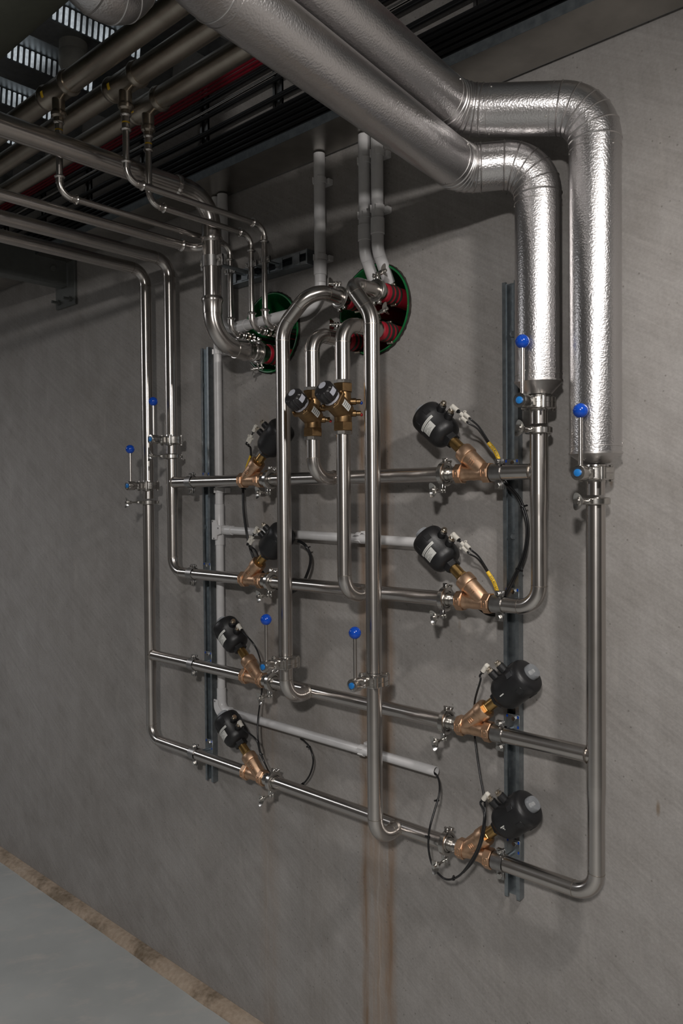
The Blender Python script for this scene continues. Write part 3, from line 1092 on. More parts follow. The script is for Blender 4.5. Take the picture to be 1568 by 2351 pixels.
for k, wl, ld, bd in (('C', 'clamp on the gooseneck hose joint, upper left in the right green sleeve', (-0.2, 0, 1), (-1, 0, 0.15)),
                      ('D', 'clamp on the hose joint at upper right in the right green sleeve', (0, 0, 1), (1, 0, 0.2)),
                      ('G', 'clamp on the hose joint at lower left in the right green sleeve', (-0.1, 0, 1), (-1, 0, 0.1)),
                      ('H', 'clamp on the hose joint at lower right in the right green sleeve', (0.5, 0, 1), (1, 0, 0.3))):
    triclamp(P(HX[k], QC, HZ[k]), (0, 1, 0), bd, wl, lugdir=ld, wing_len=0.034)


# red hoses
def hose(x, z, q, r, lab, depth=0.30, bands=(0.030, 0.013, -0.004)):
    t = thing('red_hose', P(x, q, z), lab, 'hose', 'red hoses')
    part(t, 'hose_tube', MB().tube([P(x, q, z), P(x + 0.002, -depth, z - 0.006)], r, 32), 'red')
    for i, b in enumerate(bands):
        bd = part(t, 'hose_band', MB().ring(P(x, b, z), (0, 1, 0), r, r + 0.0013, 0.008 if i != 1 else 0.010, 32), 'band')
        if i in (1, 2):
            s = 1 if i == 1 else -1
            part(t, 'band_screw', MB().cyl(P(x + 0.008 * s - 0.004, b, z - (r + 0.004) * s), P(x + 0.008 * s + 0.014, b, z - (r + 0.004) * s), 0.0042, 10, 0.0008), 'nickel', sub=bd)
    part(t, 'hose_ferrule', MB().lathe([(0.024, 0.0), (0.024, 0.006), (r - 0.003, 0.014), (r - 0.003, 0.022)], frame(P(x, q + 0.016, z), (0, 1, 0)), 32), 'steel_cast')
    return t


for k, wl in (('C', 'red rubber hose at upper left in the right green sleeve'), ('D', 'red rubber hose at upper right in the right green sleeve'),
              ('G', 'red rubber hose at lower left in the right green sleeve'), ('H', 'red rubber hose at lower right in the right green sleeve')):
    hose(HX[k], HZ[k], QC - 0.024, 0.0255, wl)


def butterfly(x, q, z, lab):
    O = P(x, q, z)
    t = thing('butterfly_valve', O, lab, 'valve', 'blue-knobbed butterfly valves')
    Fz = frame(O, (0, 0, 1))
    part(t, 'upper_flange', MB().lathe([(0.020, 0.018), (0.0205, 0.0145), (0.034, 0.0125), (0.0355, 0.011), (0.0355, 0.0006)], Fz, 48), 'steel_cast')
    part(t, 'lower_flange', MB().lathe([(0.0355, -0.0006), (0.0355, -0.011), (0.034, -0.0125), (0.0205, -0.0145), (0.020, -0.018)], Fz, 48), 'steel_cast')
    part(t, 'gasket', MB().lathe([(0.0345, -0.0007), (0.0345, 0.0007)], Fz, 48), 'steel_dull')
    for k in range(4):
        a = PI / 4 + k * PI / 2
        c = O + V((0.0325 * math.cos(a), 0.0325 * math.sin(a), 0))
        bm_ = MB().cyl(c + V((0, 0, -0.0135)), c + V((0, 0, 0.0135)), 0.0068, 16, 0.001)
        bm_.prism(hexpoly(0.0048), frame(c + V((0, 0, 0.0155)), (0, 0, 1)), 0.004, 0.0004)
        bm_.prism(hexpoly(0.0048), frame(c - V((0, 0, 0.0155)), (0, 0, 1)), 0.004, 0.0004)
        part(t, 'flange_bolt', bm_, 'steel_cast')
    Fy = frame(O, (0, -1, 0))
    part(t, 'stem_neck', MB().box(O + V((0, -0.040, 0)), 0.026, 0.024, 0.024, 0.004), 'steel_cast')
    hub = part(t, 'handle_hub', MB().lathe([(0.0125, 0.048), (0.0125, 0.056), (0.0155, 0.058), (0.0160, 0.060), (0.0160, 0.082), (0.0150, 0.0845), (0.0105, 0.0850), (0.0098, 0.0835)], Fy, 32), 'steel_cast')
    part(t, 'hub_cap', MB().lathe([(0.0076, 0.0825), (0.0076, 0.0862), (0.0070, 0.0866)], Fy, 28), 'bluecap', sub=hub, label='light blue round cap')
    h0 = O + V((0, -0.071, 0.012))
    h1 = O + V((0, -0.071, 0.118))
    hd = part(t, 'handle', MB().cyl(h0, h1, 0.0047, 20), 'steel')
    kb = part(t, 'ball_knob', MB().sphere(h1 + V((0, 0, 0.008)), 0.0150, 32), 'blue', label='glossy blue ball knob')
    part(t, 'mould_line', MB().ring(h1 + V((0, 0, 0.008)), (0.1, 0, 1), 0.0140, 0.0153, 0.0014, 32), 'blue', sub=kb)
    part(t, 'outlet_stub', MB().lathe([(0.0192, -0.018), (0.0192, -0.0455 if q == Q0 else -0.0165)], Fz, 28), 'steel')
    return t


butterfly(XE, Q0, 1.921, 'butterfly valve with blue ball lever just under the shorter insulated pipe')
butterfly(XF, Q0, 1.763, 'butterfly valve with blue ball lever just under the longer insulated pipe')
butterfly(XA, Q0, 1.762, 'butterfly valve with blue ball lever on the leftmost vertical pipe')
butterfly(XB, Q0, 1.914, 'butterfly valve with blue ball lever on the second vertical pipe from left')
butterfly(XC, Q1, 1.264, 'butterfly valve with blue ball lever near the foot of the gooseneck riser')
butterfly(XD, Q1, 1.264, 'butterfly valve with blue ball lever on the riser right of the balancing valves')


def balancing(x, z, lab, ztop, zbot):
    O = P(x, Q1, z)
    t = thing('balancing_valve', O, lab, 'valve', 'brass balancing valves')
    Fz = frame(O, (0, 0, 1), (1, 0, 0))
    b = V((0, -math.cos(math.radians(33)), math.sin(math.radians(33))))
    S = O + V((0, 0.006, -0.012))
    mb = MB().lathe([(0.019, -0.052), (0.022, -0.040), (0.023, -0.015), (0.022, 0.015), (0.0205, 0.036), (0.019, 0.052)], Fz, 36)
    mb.lathe([(0.020, -0.012), (0.026, -0.004), (0.0275, 0.012), (0.0275, 0.046), (0.026, 0.048)], frame(S, b), 36)
    body = part(t, 'valve_body', mb, 'darkbronze', sharp=30)
    for s, h in ((1, 0.022), (-1, 0.022)):
        part(t, 'hex_end', MB().prism(hexpoly(0.0265, 6, 0.2), frame(O + V((0, 0, s * 0.049)), (0, 0, 1), (1, 0, 0)), h, 0.0012), 'darkbronze', sharp=20)
        n0 = O + V((0, 0, s * 0.0645))
        part(t, 'union_nut', MB().prism(hexpoly(0.0235, 8, 0.1), frame(n0, (0, 0, 1), (1, 0, 0)), 0.009, 0.0008), 'steel_cast', sharp=20)
        part(t, 'thread_seal', MB().ring(O + V((0, 0, s * 0.0595)), (0, 0, 1), 0.012, 0.021, 0.003, 28), 'gasket')
    # square bonnet flange with four corner screws
    Fb = frame(S + b * 0.050, b, (1, 0, 0))
    sq = [(0.034 * math.cos(PI / 4 + k * PI / 2 + d), 0.034 * math.sin(PI / 4 + k * PI / 2 + d)) for k in range(4) for d in (-0.22, 0.22)]
    fl = part(t, 'bonnet_flange', MB().prism(sq, Fb, 0.010, 0.0015), 'darkbronze', sharp=25)
    for k in range(4):
        a = PI / 4 + k * PI / 2
        part(t, 'flange_screw', MB().sphere(Fb @ V((0.0285 * math.cos(a), 0.0285 * math.sin(a), 0.006)), 0.0042, 14), 'darkbronze', sub=fl)
    part(t, 'white_collar', MB().lathe([(0.0225, 0.006), (0.0225, 0.0135)], Fb, 36), 'labelgrey')
    kp = []
    for i in range(72):
        a = 2 * PI * i / 72
        kp.append(a)
    km = MB()
    base = len(km.v)
    prof = [(0.0235, 0.0135), (0.0255, 0.0155), (0.0262, 0.032), (0.0255, 0.043), (0.0225, 0.0485), (0.015, 0.051), (0.001, 0.0515)]
    for j, (r, h) in enumerate(prof):
        for i, a in enumerate(kp):
            g = 0.0011 * (1 if math.sin(a * 12) > 0 else -1) if 1 <= j <= 3 else 0
            km.v.append(Fb @ V(((r + g) * math.cos(a), (r + g) * math.sin(a), h)))
    for j in range(len(prof) - 1):
        for i in range(72):
            i2 = (i + 1) % 72
            km.face((base + j * 72 + i, base + j * 72 + i2, base + (j + 1) * 72 + i2, base + (j + 1) * 72 + i))
    km.face(tuple(base + i for i in range(72)))
    kb = part(t, 'knob', km, 'knob', label='black knurled adjusting knob')
    part(t, 'knob_label', MB().lathe([(0.0105, 0.0516), (0.0105, 0.0522)], Fb @ Matrix.Translation(V((0, 0.006, 0))), 24), 'labelgrey', sub=kb)
    part(t, 'knob_label', MB().patch(Fb, 0.0273, -0.40, 0.30, 0.0265, 0.0415, 0.0006), 'labelgrey', sub=kb)
    # sticker facing the camera side on the slanted body
    Fs = frame(S, b, (0.80, 0, 0))
    part(t, 'sticker', MB().patch(Fs, 0.0276, -0.34, 0.30, 0.012, 0.040, 0.0005), 'label', label='white printed sticker')
    pm = MB()
    for k in range(4):
        pm.patch(Fs, 0.0282, -0.24, 0.20, 0.016 + 0.006 * k, 0.0180 + 0.006 * k, 0.0003, 5)
    part(t, 'sticker_print', pm, 'print')
    # two test points
    for i, (dz, cm) in enumerate(((0.014, 'blue'), (-0.016, 'redcap'))):
        d = V((0.80, 0.60, 0)).normalized()
        c = O + V((0, 0, dz))
        tp = MB().cyl(c + d * 0.018, c + d * 0.034, 0.0085, 18, 0.0008)
        tp.cyl(c + d * 0.034, c + d * 0.046, 0.0062, 16, 0.0008)
        q = part(t, 'test_point', tp, 'darkbronze')
        part(t, 'test_cap', MB().sphere(c + d * 0.047 + V((0, 0, -0.004)), 0.0042, 12), cm, sub=q)
    return t


balancing(XG, 1.938, 'brass balancing valve with black knob, the left one of the pair', 2.0, 1.87)
balancing(XH, 1.946, 'brass balancing valve with black knob, the right one of the pair', 2.0, 1.87)


# ---------------------------------------------------------------- pipe clamps on the rails
def pipe_clamp(x, z, lab, r=0.0178):
    O = P(x, Q0, z)
    t = thing('pipe_clamp', O, lab, 'pipe clamp', 'rail pipe clamps')
    for s, nm in ((-1, 'front'), (1, 'rear')):
        mb = MB()
        n = 14
        w_ = 0.0145
        base = len(mb.v)
        for i in range(n + 1):
            a = -PI / 2 + PI * i / n
            for rr in (r + 0.0003, r + 0.0026):
                for dx in (-w_, w_):
                    mb.v.append(O + V((dx, s * rr * math.cos(a), rr * math.sin(a))))
        for i in range(n):
            p, q = base + 4 * i, base + 4 * i + 4
            for k0, k1 in ((0, 1), (1, 3), (3, 2), (2, 0)):
                mb.face((p + k0, p + k1, q + k1, q + k0))
        for i in (0, n):
            p = base + 4 * i
            mb.face((p, p + 1, p + 3, p + 2))
        for e, el_ in ((-1, 0.020), (1, 0.013)):
            mb.box(O + V((0.004, s * 0.0028, e * (r + 0.0008 + el_ / 2))), 0.020, 0.0024, el_, 0.0006)
        part(t, 'clamp_half', mb, 'steel_dull')
    for e, dz in ((-1, -r - 0.0125), (1, r + 0.0075)):
        hr = 0.0070 if e < 0 else 0.0045
        bm_ = bolt(MB(), O + V((0.003, -0.004, dz)), (0, -1, 0), hr, 0.0055)
        bm_.cyl(O + V((0.003, 0.004, dz)), O + V((0.003, 0.014, dz)), 0.003, 10)
        part(t, 'clamp_bolt', bm_, 'steel_cast')
    part(t, 'stud', MB().cyl(O + V((0, r + 0.002, 0)), V((x, -0.024, z)), 0.005, 14), 'galv')
    pl = part(t, 'base_plate', MB().box(V((x + 0.002, -0.0235, z + 0.008)), 0.036, 0.004, 0.05, 0.001), 'galv')
    bm_ = bolt(MB(), (x + 0.006, -0.0255, z + 0.024), (0, -1, 0), 0.006, 0.005)
    part(t, 'plate_nut', bm_, 'steel_cast', sub=pl)
    for dx, dz in ((-0.013, 0.028), (0.016, 0.028), (0.016, 0.004)):
        part(t, 'blue_mark', MB().box(V((x + dx, -0.0257, z + dz)), 0.004, 0.0006, 0.006), 'blue', sub=pl)
    return t


for side, nm in (('R', 'right'), ('L', 'left')):
    for row, rn in ((1, 'top'), (2, 'second'), (3, 'third'), (4, 'bottom')):
        pipe_clamp(RAILX[side] + 0.004, ROWZ[row], 'two-bolt pipe clamp holding the %s row on the %s rail' % (rn, nm))

# ---------------------------------------------------------------- riser to the left sleeve (larger pressed pipe)
XI, QI, ZI, ZIB, RI = -1.815, 0.214, 2.592, 2.166, 0.0270


def socket(root, c, ax, r, name='press_socket', mat='steel', ln=0.05):
    """press-fit collar with its rolled bead"""
    part(root, name, MB().lathe([(r, -ln / 2), (r + 0.0016, -ln / 2), (r + 0.0016, ln * 0.1), (r + 0.0042, ln * 0.2), (r + 0.0052, ln * 0.3), (r + 0.0042, ln * 0.4), (r + 0.0012, ln * 0.5), (r, ln * 0.5)], frame(c, ax), 36), mat)


t = thing('steel_pipe', P(XI, QI, 2.3), 'larger stainless pipe from the room bending down to the left green sleeve', 'pipe', 'bare steel pipes')
segs = run(t, [P(XI, 1.75, ZI), P(XI, QI, ZI), P(XI, QI, ZIB), P(XI, 0.030, ZIB)], RI, [0.085, 0.092], seams=False)
zb_ = V((-1.890, 0, 2.460))
run(t, [P(-1.890, 1.75, zb_.z), P(-1.890, QI, zb_.z), P(XI - 0.010, QI, zb_.z)], 0.0135, 0.035, seams=False, names=('branch_tube', 'branch_elbow'))
socket(t, P(-1.890, QI + 0.045, zb_.z), (0, -1, 0), 0.0135, ln=0.024)
ec = [p for k, p in segs if k == 'e']
socket(t, ec[0][0] + V((0, -0.02, 0)), (0, -1, 0), RI)
socket(t, ec[0][-1] + V((0, 0, -0.02)), (0, 0, -1), RI)
socket(t, ec[1][0] + V((0, 0, 0.022)), (0, 0, 1), RI)
socket(t, ec[1][-1] + V((0, 0.016, 0)), (0, 1, 0), RI)
socket(t, ec[1][-1] + V((0, 0.052, 0)), (0, 1, 0), RI, ln=0.03)
hose(XI, ZIB, 0.008, 0.030, 'red rubber hose on the large pipe in the left green sleeve', bands=(-0.006, -0.03))
triclamp(P(XI, 0.036, ZIB), (0, 1, 0), (-0.5, -0.8, -0.2), 'clamp with hanging wing nut on the large pipe at the left green sleeve', lugdir=(0.1, 0, -1), wing_len=0.03, R=0.0375)
# clamp bracket of that riser
c = P(XI, QI, 2.405)
pc = thing('pipe_bracket', c, 'steel clamp with stud holding the large pipe above the left sleeve', 'pipe clamp')
part(pc, 'clamp_band', MB().ring(c, (0, 0, 1), RI + 0.0003, RI + 0.0025, 0.032, 40), 'steel_dull')
for s in (-1, 1):
    part(pc, 'clamp_ear', MB().box(c + V((s * (RI + 0.0120), 0, 0)), 0.0225, 0.006, 0.032, 0.001), 'steel_dull')
    part(pc, 'clamp_bolt', bolt(MB(), c + V((s * (RI + 0.013), -0.003, 0)), (0, -1, 0), 0.0068, 0.005), 'steel_cast')
part(pc, 'stud', MB().cyl(c + V((0, RI + 0.001, 0)), P(XI, 0.042, 2.405), 0.0055, 14), 'galv')

# ---------------------------------------------------------------- thin pipes and their headers
RT_ = 0.0085
THIN = (('furthest from the wall', -1.870, 0.655, 2.493, 0.10), ('in the middle', -1.713, 0.560, 2.514, 0.10), ('nearest the wall', -1.772, 0.455, 2.500, 0.10))
HZD = 2.756
for (nm, x, qd, z, qw) in THIN:
    h = thing('header_pipe', P(x, qd, HZD), 'stainless header pipe under the ceiling, the one %s' % nm, 'pipe', 'header pipes')
    RH = 0.0265
    part(h, 'tube', MB().tube([V((ROOM_X0 + 0.05, -qd, HZD)), V((x - 0.05, -qd, HZD))], RH, 32), 'steel_warm')
    part(h, 'tube', MB().tube([V((x + 0.05, -qd, HZD)), V((ROOM_X1 - 0.6, -qd, HZD))], RH, 32), 'steel_warm')
    part(h, 'tee', MB().lathe([(RH, -0.066), (RH + 0.002, -0.066), (RH + 0.005, -0.058), (RH + 0.0055, -0.053), (RH + 0.004, -0.048), (RH + 0.0014, -0.044), (RH + 0.0014, 0.044), (RH + 0.004, 0.048), (RH + 0.0055, 0.053), (RH + 0.005, 0.058), (RH + 0.002, 0.066), (RH, 0.066)], frame(P(x, qd, HZD), (1, 0, 0)), 36), 'steel_warm')
    part(h, 'yellow_sticker', MB().patch(frame(P(x, qd, HZD), (1, 0, 0), (0, -1, 0)), RH + 0.0014, 0.0, 0.55, -0.040, -0.030), 'yellow')
    part(h, 'tee_outlet', MB().lathe([(0.016, -0.02), (0.016, -0.052), (0.018, -0.054), (0.0195, -0.060), (0.018, -0.066), (0.0125, -0.070), (0.0125, -0.080)], frame(P(x, qd, HZD), (0, 0, 1)), 28), 'steel_warm')
    t = thing('thin_pipe', P(x, qw, z), 'thin stainless pipe dropping from the header %s to the left green sleeve' % nm, 'pipe', 'thin steel pipes')
    ze = 2.224
    segs = run(t, [P(x, qd, HZD - 0.078), P(x, qd, z), P(x, qw, z), P(x, qw, ze), P(x, -0.12, ze)], RT_, [0.033, 0.033, 0.033], seams=False, n=20)
    ec = [p for k, p in segs if k == 'e']
    socket(t, P(x, qd, HZD - 0.088), (0, 0, 1), RT_, ln=0.022)
    part(t, 'yellow_band', MB().ring(P(x, qd, HZD - 0.101), (0, 0, 1), RT_ * 0.9, RT_ + 0.0012, 0.005, 20), 'yellow')
    socket(t, P(x, qd, HZD - 0.112), (0, 0, -1), RT_, ln=0.018)
    for q_, d in ((ec[0][0], (0, 0, 1)), (ec[0][-1], (0, 1, 0)), (ec[1][0], (0, -1, 0)), (ec[1][-1], (0, 0, -1)), (ec[2][0], (0, 0, 1)), (ec[2][-1], (0, 1, 0))):
        socket(t, q_ + V(d) * 0.006, d, RT_, ln=0.020)
    for k in range(3):
        part(t, 'hose_nut', MB().ring(P(x, 0.045 - 0.018 * k, ze), (0, 1, 0), RT_, RT_ + 0.005, 0.009, 20, 0.0015), 'steel_cast' if k != 1 else 'nickel')

# short horizontal strut with the thin-pipe clamps
zs = 2.415
t = thing('strut_bracket', V((-1.77, 0, zs)), 'short horizontal strut on the wall behind the thin pipes', 'bracket')
part(t, 'channel', extrude(MB(), strut_poly(0.041, 0.041), frame(V((-1.60, -0.0005, zs)), (-1, 0, 0), (0, 0, 1)), 0.0, 0.355), 'galv')
part(t, 'end_cap', MB().box(V((-1.597, -0.021, zs)), 0.005, 0.044, 0.044, 0.002), 'galv')
for x in (-1.64, -1.713, -1.772, -1.87, -1.925):
    part(t, 'slot_plate', MB().box(V((x, -0.0425, zs)), 0.030, 0.003, 0.034, 0.001), 'galv')
for i, (nm, x, qd, z, qw) in enumerate(THIN):
    c = P(x, qw, zs)
    pc = thing('thin_pipe_clamp', c, 'small steel clamp on the thin pipe dropping from the header %s' % nm, 'pipe clamp', 'thin pipe clamps')
    part(pc, 'clamp_band', MB().ring(c, (0, 0, 1), RT_, RT_ + 0.002, 0.018, 24), 'steel_dull')
    for s in (-1, 1):
        part(pc, 'clamp_ear', MB().box(c + V((s * (RT_ + 0.008), 0, 0)), 0.014, 0.005, 0.018, 0.0008), 'steel_dull')
        part(pc, 'clamp_bolt', bolt(MB(), c + V((s * (RT_ + 0.009), -0.0025, 0)), (0, -1, 0), 0.0052, 0.004), 'steel_cast')
    part(pc, 'stud', MB().cyl(c + V((0, RT_ + 0.001, 0)), V((x, -0.044, zs)), 0.004, 12), 'galv')

# ---------------------------------------------------------------- white conduits
CQ = 0.034


def conduit(lab, pts, r, R=0.05, couplings=(), name='white_conduit'):
    t = thing(name, pts[0], lab, 'conduit', 'white plastic conduits')
    run(t, pts, r, R, 'pvc', seams=False, n=28, names=('conduit_tube', 'conduit_bend'))
    for c, ax, ln in couplings:
        part(t, 'coupling', MB().lathe([(r, -ln / 2), (r + 0.0022, -ln / 2), (r + 0.0024, ln / 2 - 0.001), (r, ln / 2)], frame(c, ax), 32), 'pvc')
    return t


def clip(c, ax, r, lab, out=(0, -1, 0)):
    """open saddle clip holding a conduit on the wall; c on the conduit axis"""
    c, ax = V(c), V(ax).normalized()
    sd = ax.cross(V((0, -1, 0))).normalized()
    t = thing('conduit_clip', V((c.x, 0, c.z)), lab, 'clip', 'conduit saddle clips')
    part(t, 'clip_base', MB().box(frame(V((c.x, -(abs(c.y) - r) / 2 - 0.0002, c.z)), (0, -1, 0), ax), 0.016, 2 * r + 0.010, abs(c.y) - r, 0.0005), 'pvc')
    for s in (-1, 1):
        mb = MB()
        Fc = frame(c, ax, sd * s)
        k = 1 if (Fc.to_3x3() @ V((0, 1, 0))).y < 0 else -1
        base = len(mb.v)
        n = 8
        for i in range(n + 1):
            a = k * (-0.9 + 2.0 * i / n)
            for rr in (r + 0.0002, r + 0.0030 + (0.002 if i == n else 0)):
                for z in (-0.008, 0.008):
                    mb.v.append(Fc @ V((rr * math.cos(a), rr * math.sin(a), z)))
        for i in range(n):
            p, q = base + 4 * i, base + 4 * i + 4
            for k0, k1 in ((0, 1), (1, 3), (3, 2), (2, 0)):
                mb.face((p + k0, p + k1, q + k1, q + k0))
        for i in (0, n):
            p = base + 4 * i
            mb.face((p, p + 1, p + 3, p + 2))
        part(t, 'clip_arm', mb, 'pvc')
    return t


TRZ = 2.700
XK1, XK0, XM, XP1, XP2 = -2.019, -1.985, -1.550, -1.381, -1.336
rK, rB = 0.0128, 0.0165
conduit('slim vertical white conduit beside the left channel rail', [P(XK1, CQ, TRZ - 0.004), P(XK1, CQ, 1.665)], rK, couplings=((P(XK1, CQ, 1.680), (0, 0, 1), 0.035),))
conduit('slim vertical white conduit between the inspection tee and the inspection elbow', [P(XK1, CQ, 1.565), P(XK1, CQ, 1.055)], rK, couplings=((P(XK1, CQ, 1.075), (0, 0, 1), 0.03),))
c0 = P(XM, CQ, 2.230)
conduit('white conduit bending from under the cable tray towards the left green sleeve', [P(XM, CQ, TRZ - 0.004), P(XM, CQ, 2.262), P(-1.975, CQ + 0.003, 2.258), P(-1.985, CQ, TRZ - 0.004)], rB, [0.07, 0.05],
        ((P(XM, CQ, 2.372), (0, 0, -1), 0.04), (P(-1.88, CQ + 0.002, 2.259), (1, 0, 0), 0.025), (P(-1.90, CQ + 0.002, 2.259), (1, 0, 0), 0.025)))
conduit('white conduit entering the top of the right green sleeve, the left one of two', [P(XP1, CQ, TRZ - 0.004), P(XP1, CQ, 2.375), P(XP1, -0.012, 2.297)], rB, 0.06, ((P(XP1, CQ, 2.432), (0, 0, -1), 0.042),))
conduit('white conduit entering the top of the right green sleeve, the right one of two', [P(XP2, CQ, TRZ - 0.004), P(XP2, CQ, 2.378), P(XP2, -0.014, 2.298)], rB, 0.06, ((P(XP2, CQ, 2.440), (0, 0, -1), 0.042),))

XN1 = un(962, 1246, q=CQ).x
conduit('white conduit running level between the two middle rows of valves', [P(XK1 + 0.038, CQ, 1.6125), P(XN1 + 0.03, CQ, 1.598)], rK, couplings=((P(XK1 + 0.052, CQ, 1.612), (-1, 0, 0), 0.030),))
# bottom conduit is open at its end and carries a cable
xe = un(1001, 1773, q=CQ).x
t = thing('white_conduit', P(XK1 + 0.05, CQ, 1.02), 'open-ended white conduit running level above the bottom row', 'conduit', 'white plastic conduits')
part(t, 'conduit_tube', MB().lathe([(rK - 0.0022, 0.0), (rK - 0.0004, 0.0), (rK, 0.0006), (rK, xe - XK1 - 0.045), (rK, xe - XK1 - 0.043), (rK - 0.0004, xe - XK1 - 0.0424), (rK - 0.0022, xe - XK1 - 0.0424), (rK - 0.0022, 0.0)],
                                  frame(P(XK1 + 0.043, CQ, 1.018), (1, 0, -0.004)), 32, cap=False), 'pvc')

# inspection tee and inspection elbow boxes
z = 1.613
t = thing('inspection_tee', P(XK1, CQ, z), 'white inspection tee joining the slim vertical conduit to the level one', 'conduit fitting')
mb = MB().lathe([(rK + 0.0022, -0.050), (rK + 0.0024, -0.02), (rK + 0.005, -0.012), (rK + 0.005, 0.012), (rK + 0.0024, 0.02), (rK + 0.0022, 0.052)], frame(P(XK1, CQ, z), (0, 0, 1)), 32)
mb.lathe([(rK + 0.005, 0.0), (rK + 0.0024, 0.016), (rK + 0.0022, 0.042)], frame(P(XK1, CQ, z), (1, 0, 0)), 32)
part(t, 'tee_body', mb, 'pvc')
cv = [(-0.013, -0.032), (0.009, -0.032), (0.012, -0.018), (0.030, -0.012), (0.030, 0.012), (0.012, 0.018), (0.009, 0.032), (-0.013, 0.032)]
part(t, 'tee_cover', MB().prism(cv, frame(P(XK1, CQ + rK + 0.007, z), (0, -1, 0), (1, 0, 0)), 0.005, 0.0008), 'pvc')
for dx, dz in ((-0.008, 0.028), (-0.002, -0.028), (0.020, 0.006)):
    part(t, 'cover_screw', MB().cyl(P(XK1 + dx, CQ + rK + 0.0092, z + dz), P(XK1 + dx, CQ + rK + 0.0104, z + dz), 0.0028, 12), 'steel_dull')
z = 1.018
t = thing('inspection_elbow', P(XK1, CQ, z), 'white inspection elbow at the foot of the slim vertical conduit', 'conduit fitting')
part(t, 'elbow_body', MB().tube([P(XK1, CQ, z + 0.045)] + fillet([P(XK1, CQ, z + 0.045), P(XK1, CQ, z), P(XK1 + 0.047, CQ, z)], 0.028, 12)[1][1] + [P(XK1 + 0.047, CQ, z)], rK + 0.0026, 28), 'pvc')
fan = [(-0.016, 0.036)] + [(-0.016 + 0.040 - 0.040 * math.cos(PI / 2 * i / 8), 0.016 - 0.036 * math.sin(PI / 2 * i / 8)) for i in range(9)] + [(0.036, -0.020), (0.036, -0.004), (0.016, 0.006), (0.004, 0.020), (0.002, 0.036)]
part(t, 'elbow_cover', MB().prism(fan, frame(P(XK1, CQ + rK + 0.0055, z), (0, -1, 0), (1, 0, 0)), 0.004, 0.0006), 'pvc')
part(t, 'cover_screw', MB().cyl(P(XK1 - 0.010, CQ + rK + 0.0070, z + 0.030), P(XK1 - 0.010, CQ + rK + 0.0085, z + 0.030), 0.0028, 12), 'steel_dull')

for c_, ax, r, wl in ((P(XM, CQ, 2.620), (0, 0, 1), rB, 'white saddle clip on the single conduit close under the cable tray'),
                      (P(XM, CQ, 2.402), (0, 0, 1), rB, 'white saddle clip on the single conduit above the gooseneck'),
                      (P(XP1, CQ, 2.626), (0, 0, 1), rB, 'upper white saddle clip on the left one of the paired conduits'),
                      (P(XP2, CQ, 2.634), (0, 0, 1), rB, 'upper white saddle clip on the right one of the paired conduits'),
                      (P(XP1, CQ, 2.480), (0, 0, 1), rB, 'lower white saddle clip on the left one of the paired conduits'),
                      (P(XP2, CQ, 2.487), (0, 0, 1), rB, 'lower white saddle clip on the right one of the paired conduits'),
                      (P(XK1, CQ, 2.195), (0, 0, 1), rK, 'white saddle clip at the top of the left channel rail'),
                      (P(XK1, CQ, 1.742), (0, 0, 1), rK, 'white saddle clip just below the top row on the slim conduit'),
                      (un(826, 1240, q=CQ), (1, 0, 0), rK, 'white saddle clip on the level conduit between the middle rows'),
                      (un(833, 1722, q=CQ), (1, 0, 0), rK, 'white saddle clip on the open-ended conduit')):
    if ax[0]:
        c_ = V((c_.x, -CQ, 1.6045 if c_.z > 1.4 else 1.0155))
    clip(c_, ax, r, wl)

# ---------------------------------------------------------------- air tubes and cables
TAGF = None


def text_mesh(body, size):
    cu = bpy.data.curves.new('tag_text', 'FONT')
    cu.body = body
    cu.size = size
    cu.align_x = 'CENTER'
    cu.align_y = 'CENTER'
    cu.extrude = 0.00012
    ob = bpy.data.objects.new('tag_text', cu)
    COL.objects.link(ob)
    dg = bpy.context.evaluated_depsgraph_get()
    me = bpy.data.meshes.new_from_object(ob.evaluated_get(dg))
    import bmesh
    bm = bmesh.new()
    bm.from_mesh(me)
    bmesh.ops.triangulate(bm, faces=bm.faces)
    for _ in range(4):
        lg = [e for e in bm.edges if e.calc_length() > 0.0011]
        if lg:
            bmesh.ops.subdivide_edges(bm, edges=lg, cuts=1)
            bmesh.ops.triangulate(bm, faces=bm.faces)
    bm.to_mesh(me)
    bm.free()
    bpy.data.objects.remove(ob, do_unlink=True)
    bpy.data.curves.remove(cu)
    return me


def zip_tie(t, p, d, r, nub):
    mb = MB().ring(p, d, r * 0.6, r + 0.0016, 0.0036, 16)
    nb = V(nub).normalized()
    mb.box(frame(V(p) + nb * (r + 0.004), nb, d), 0.004, 0.005, 0.007, 0.0005)
    return part(t, 'zip_tie', mb, 'cable')


def cable(lab, pts, r, ties=(), twin=0.0, loc=None):
    path = catmull(pts, 8)
    t = thing('air_tube', loc if loc is not None else pts[0], lab, 'cable', 'black air tubes')
    if twin:
        for s in (-1, 1):
            pp = []
            for i, p_ in enumerate(path):
                d = (path[min(i + 1, len(path) - 1)] - path[max(i - 1, 0)]).normalized()
                sd = d.cross(V((0, -1, 0)))
                sd = sd.normalized() if sd.length > 1e-3 else V((1, 0, 0))
                pp.append(p_ + sd * s * twin)
            part(t, 'tube', MB().tube(pp, r, 12), 'cable')
    else:
        part(t, 'tube', MB().tube(path, r, 12), 'cable')
    for f, nub in ties:
        i = int(f * (len(path) - 1))
        d = path[min(i + 1, len(path) - 1)] - path[max(i - 1, 0)]
        zip_tie(t, path[i], d, r + twin, nub)
    return t, path


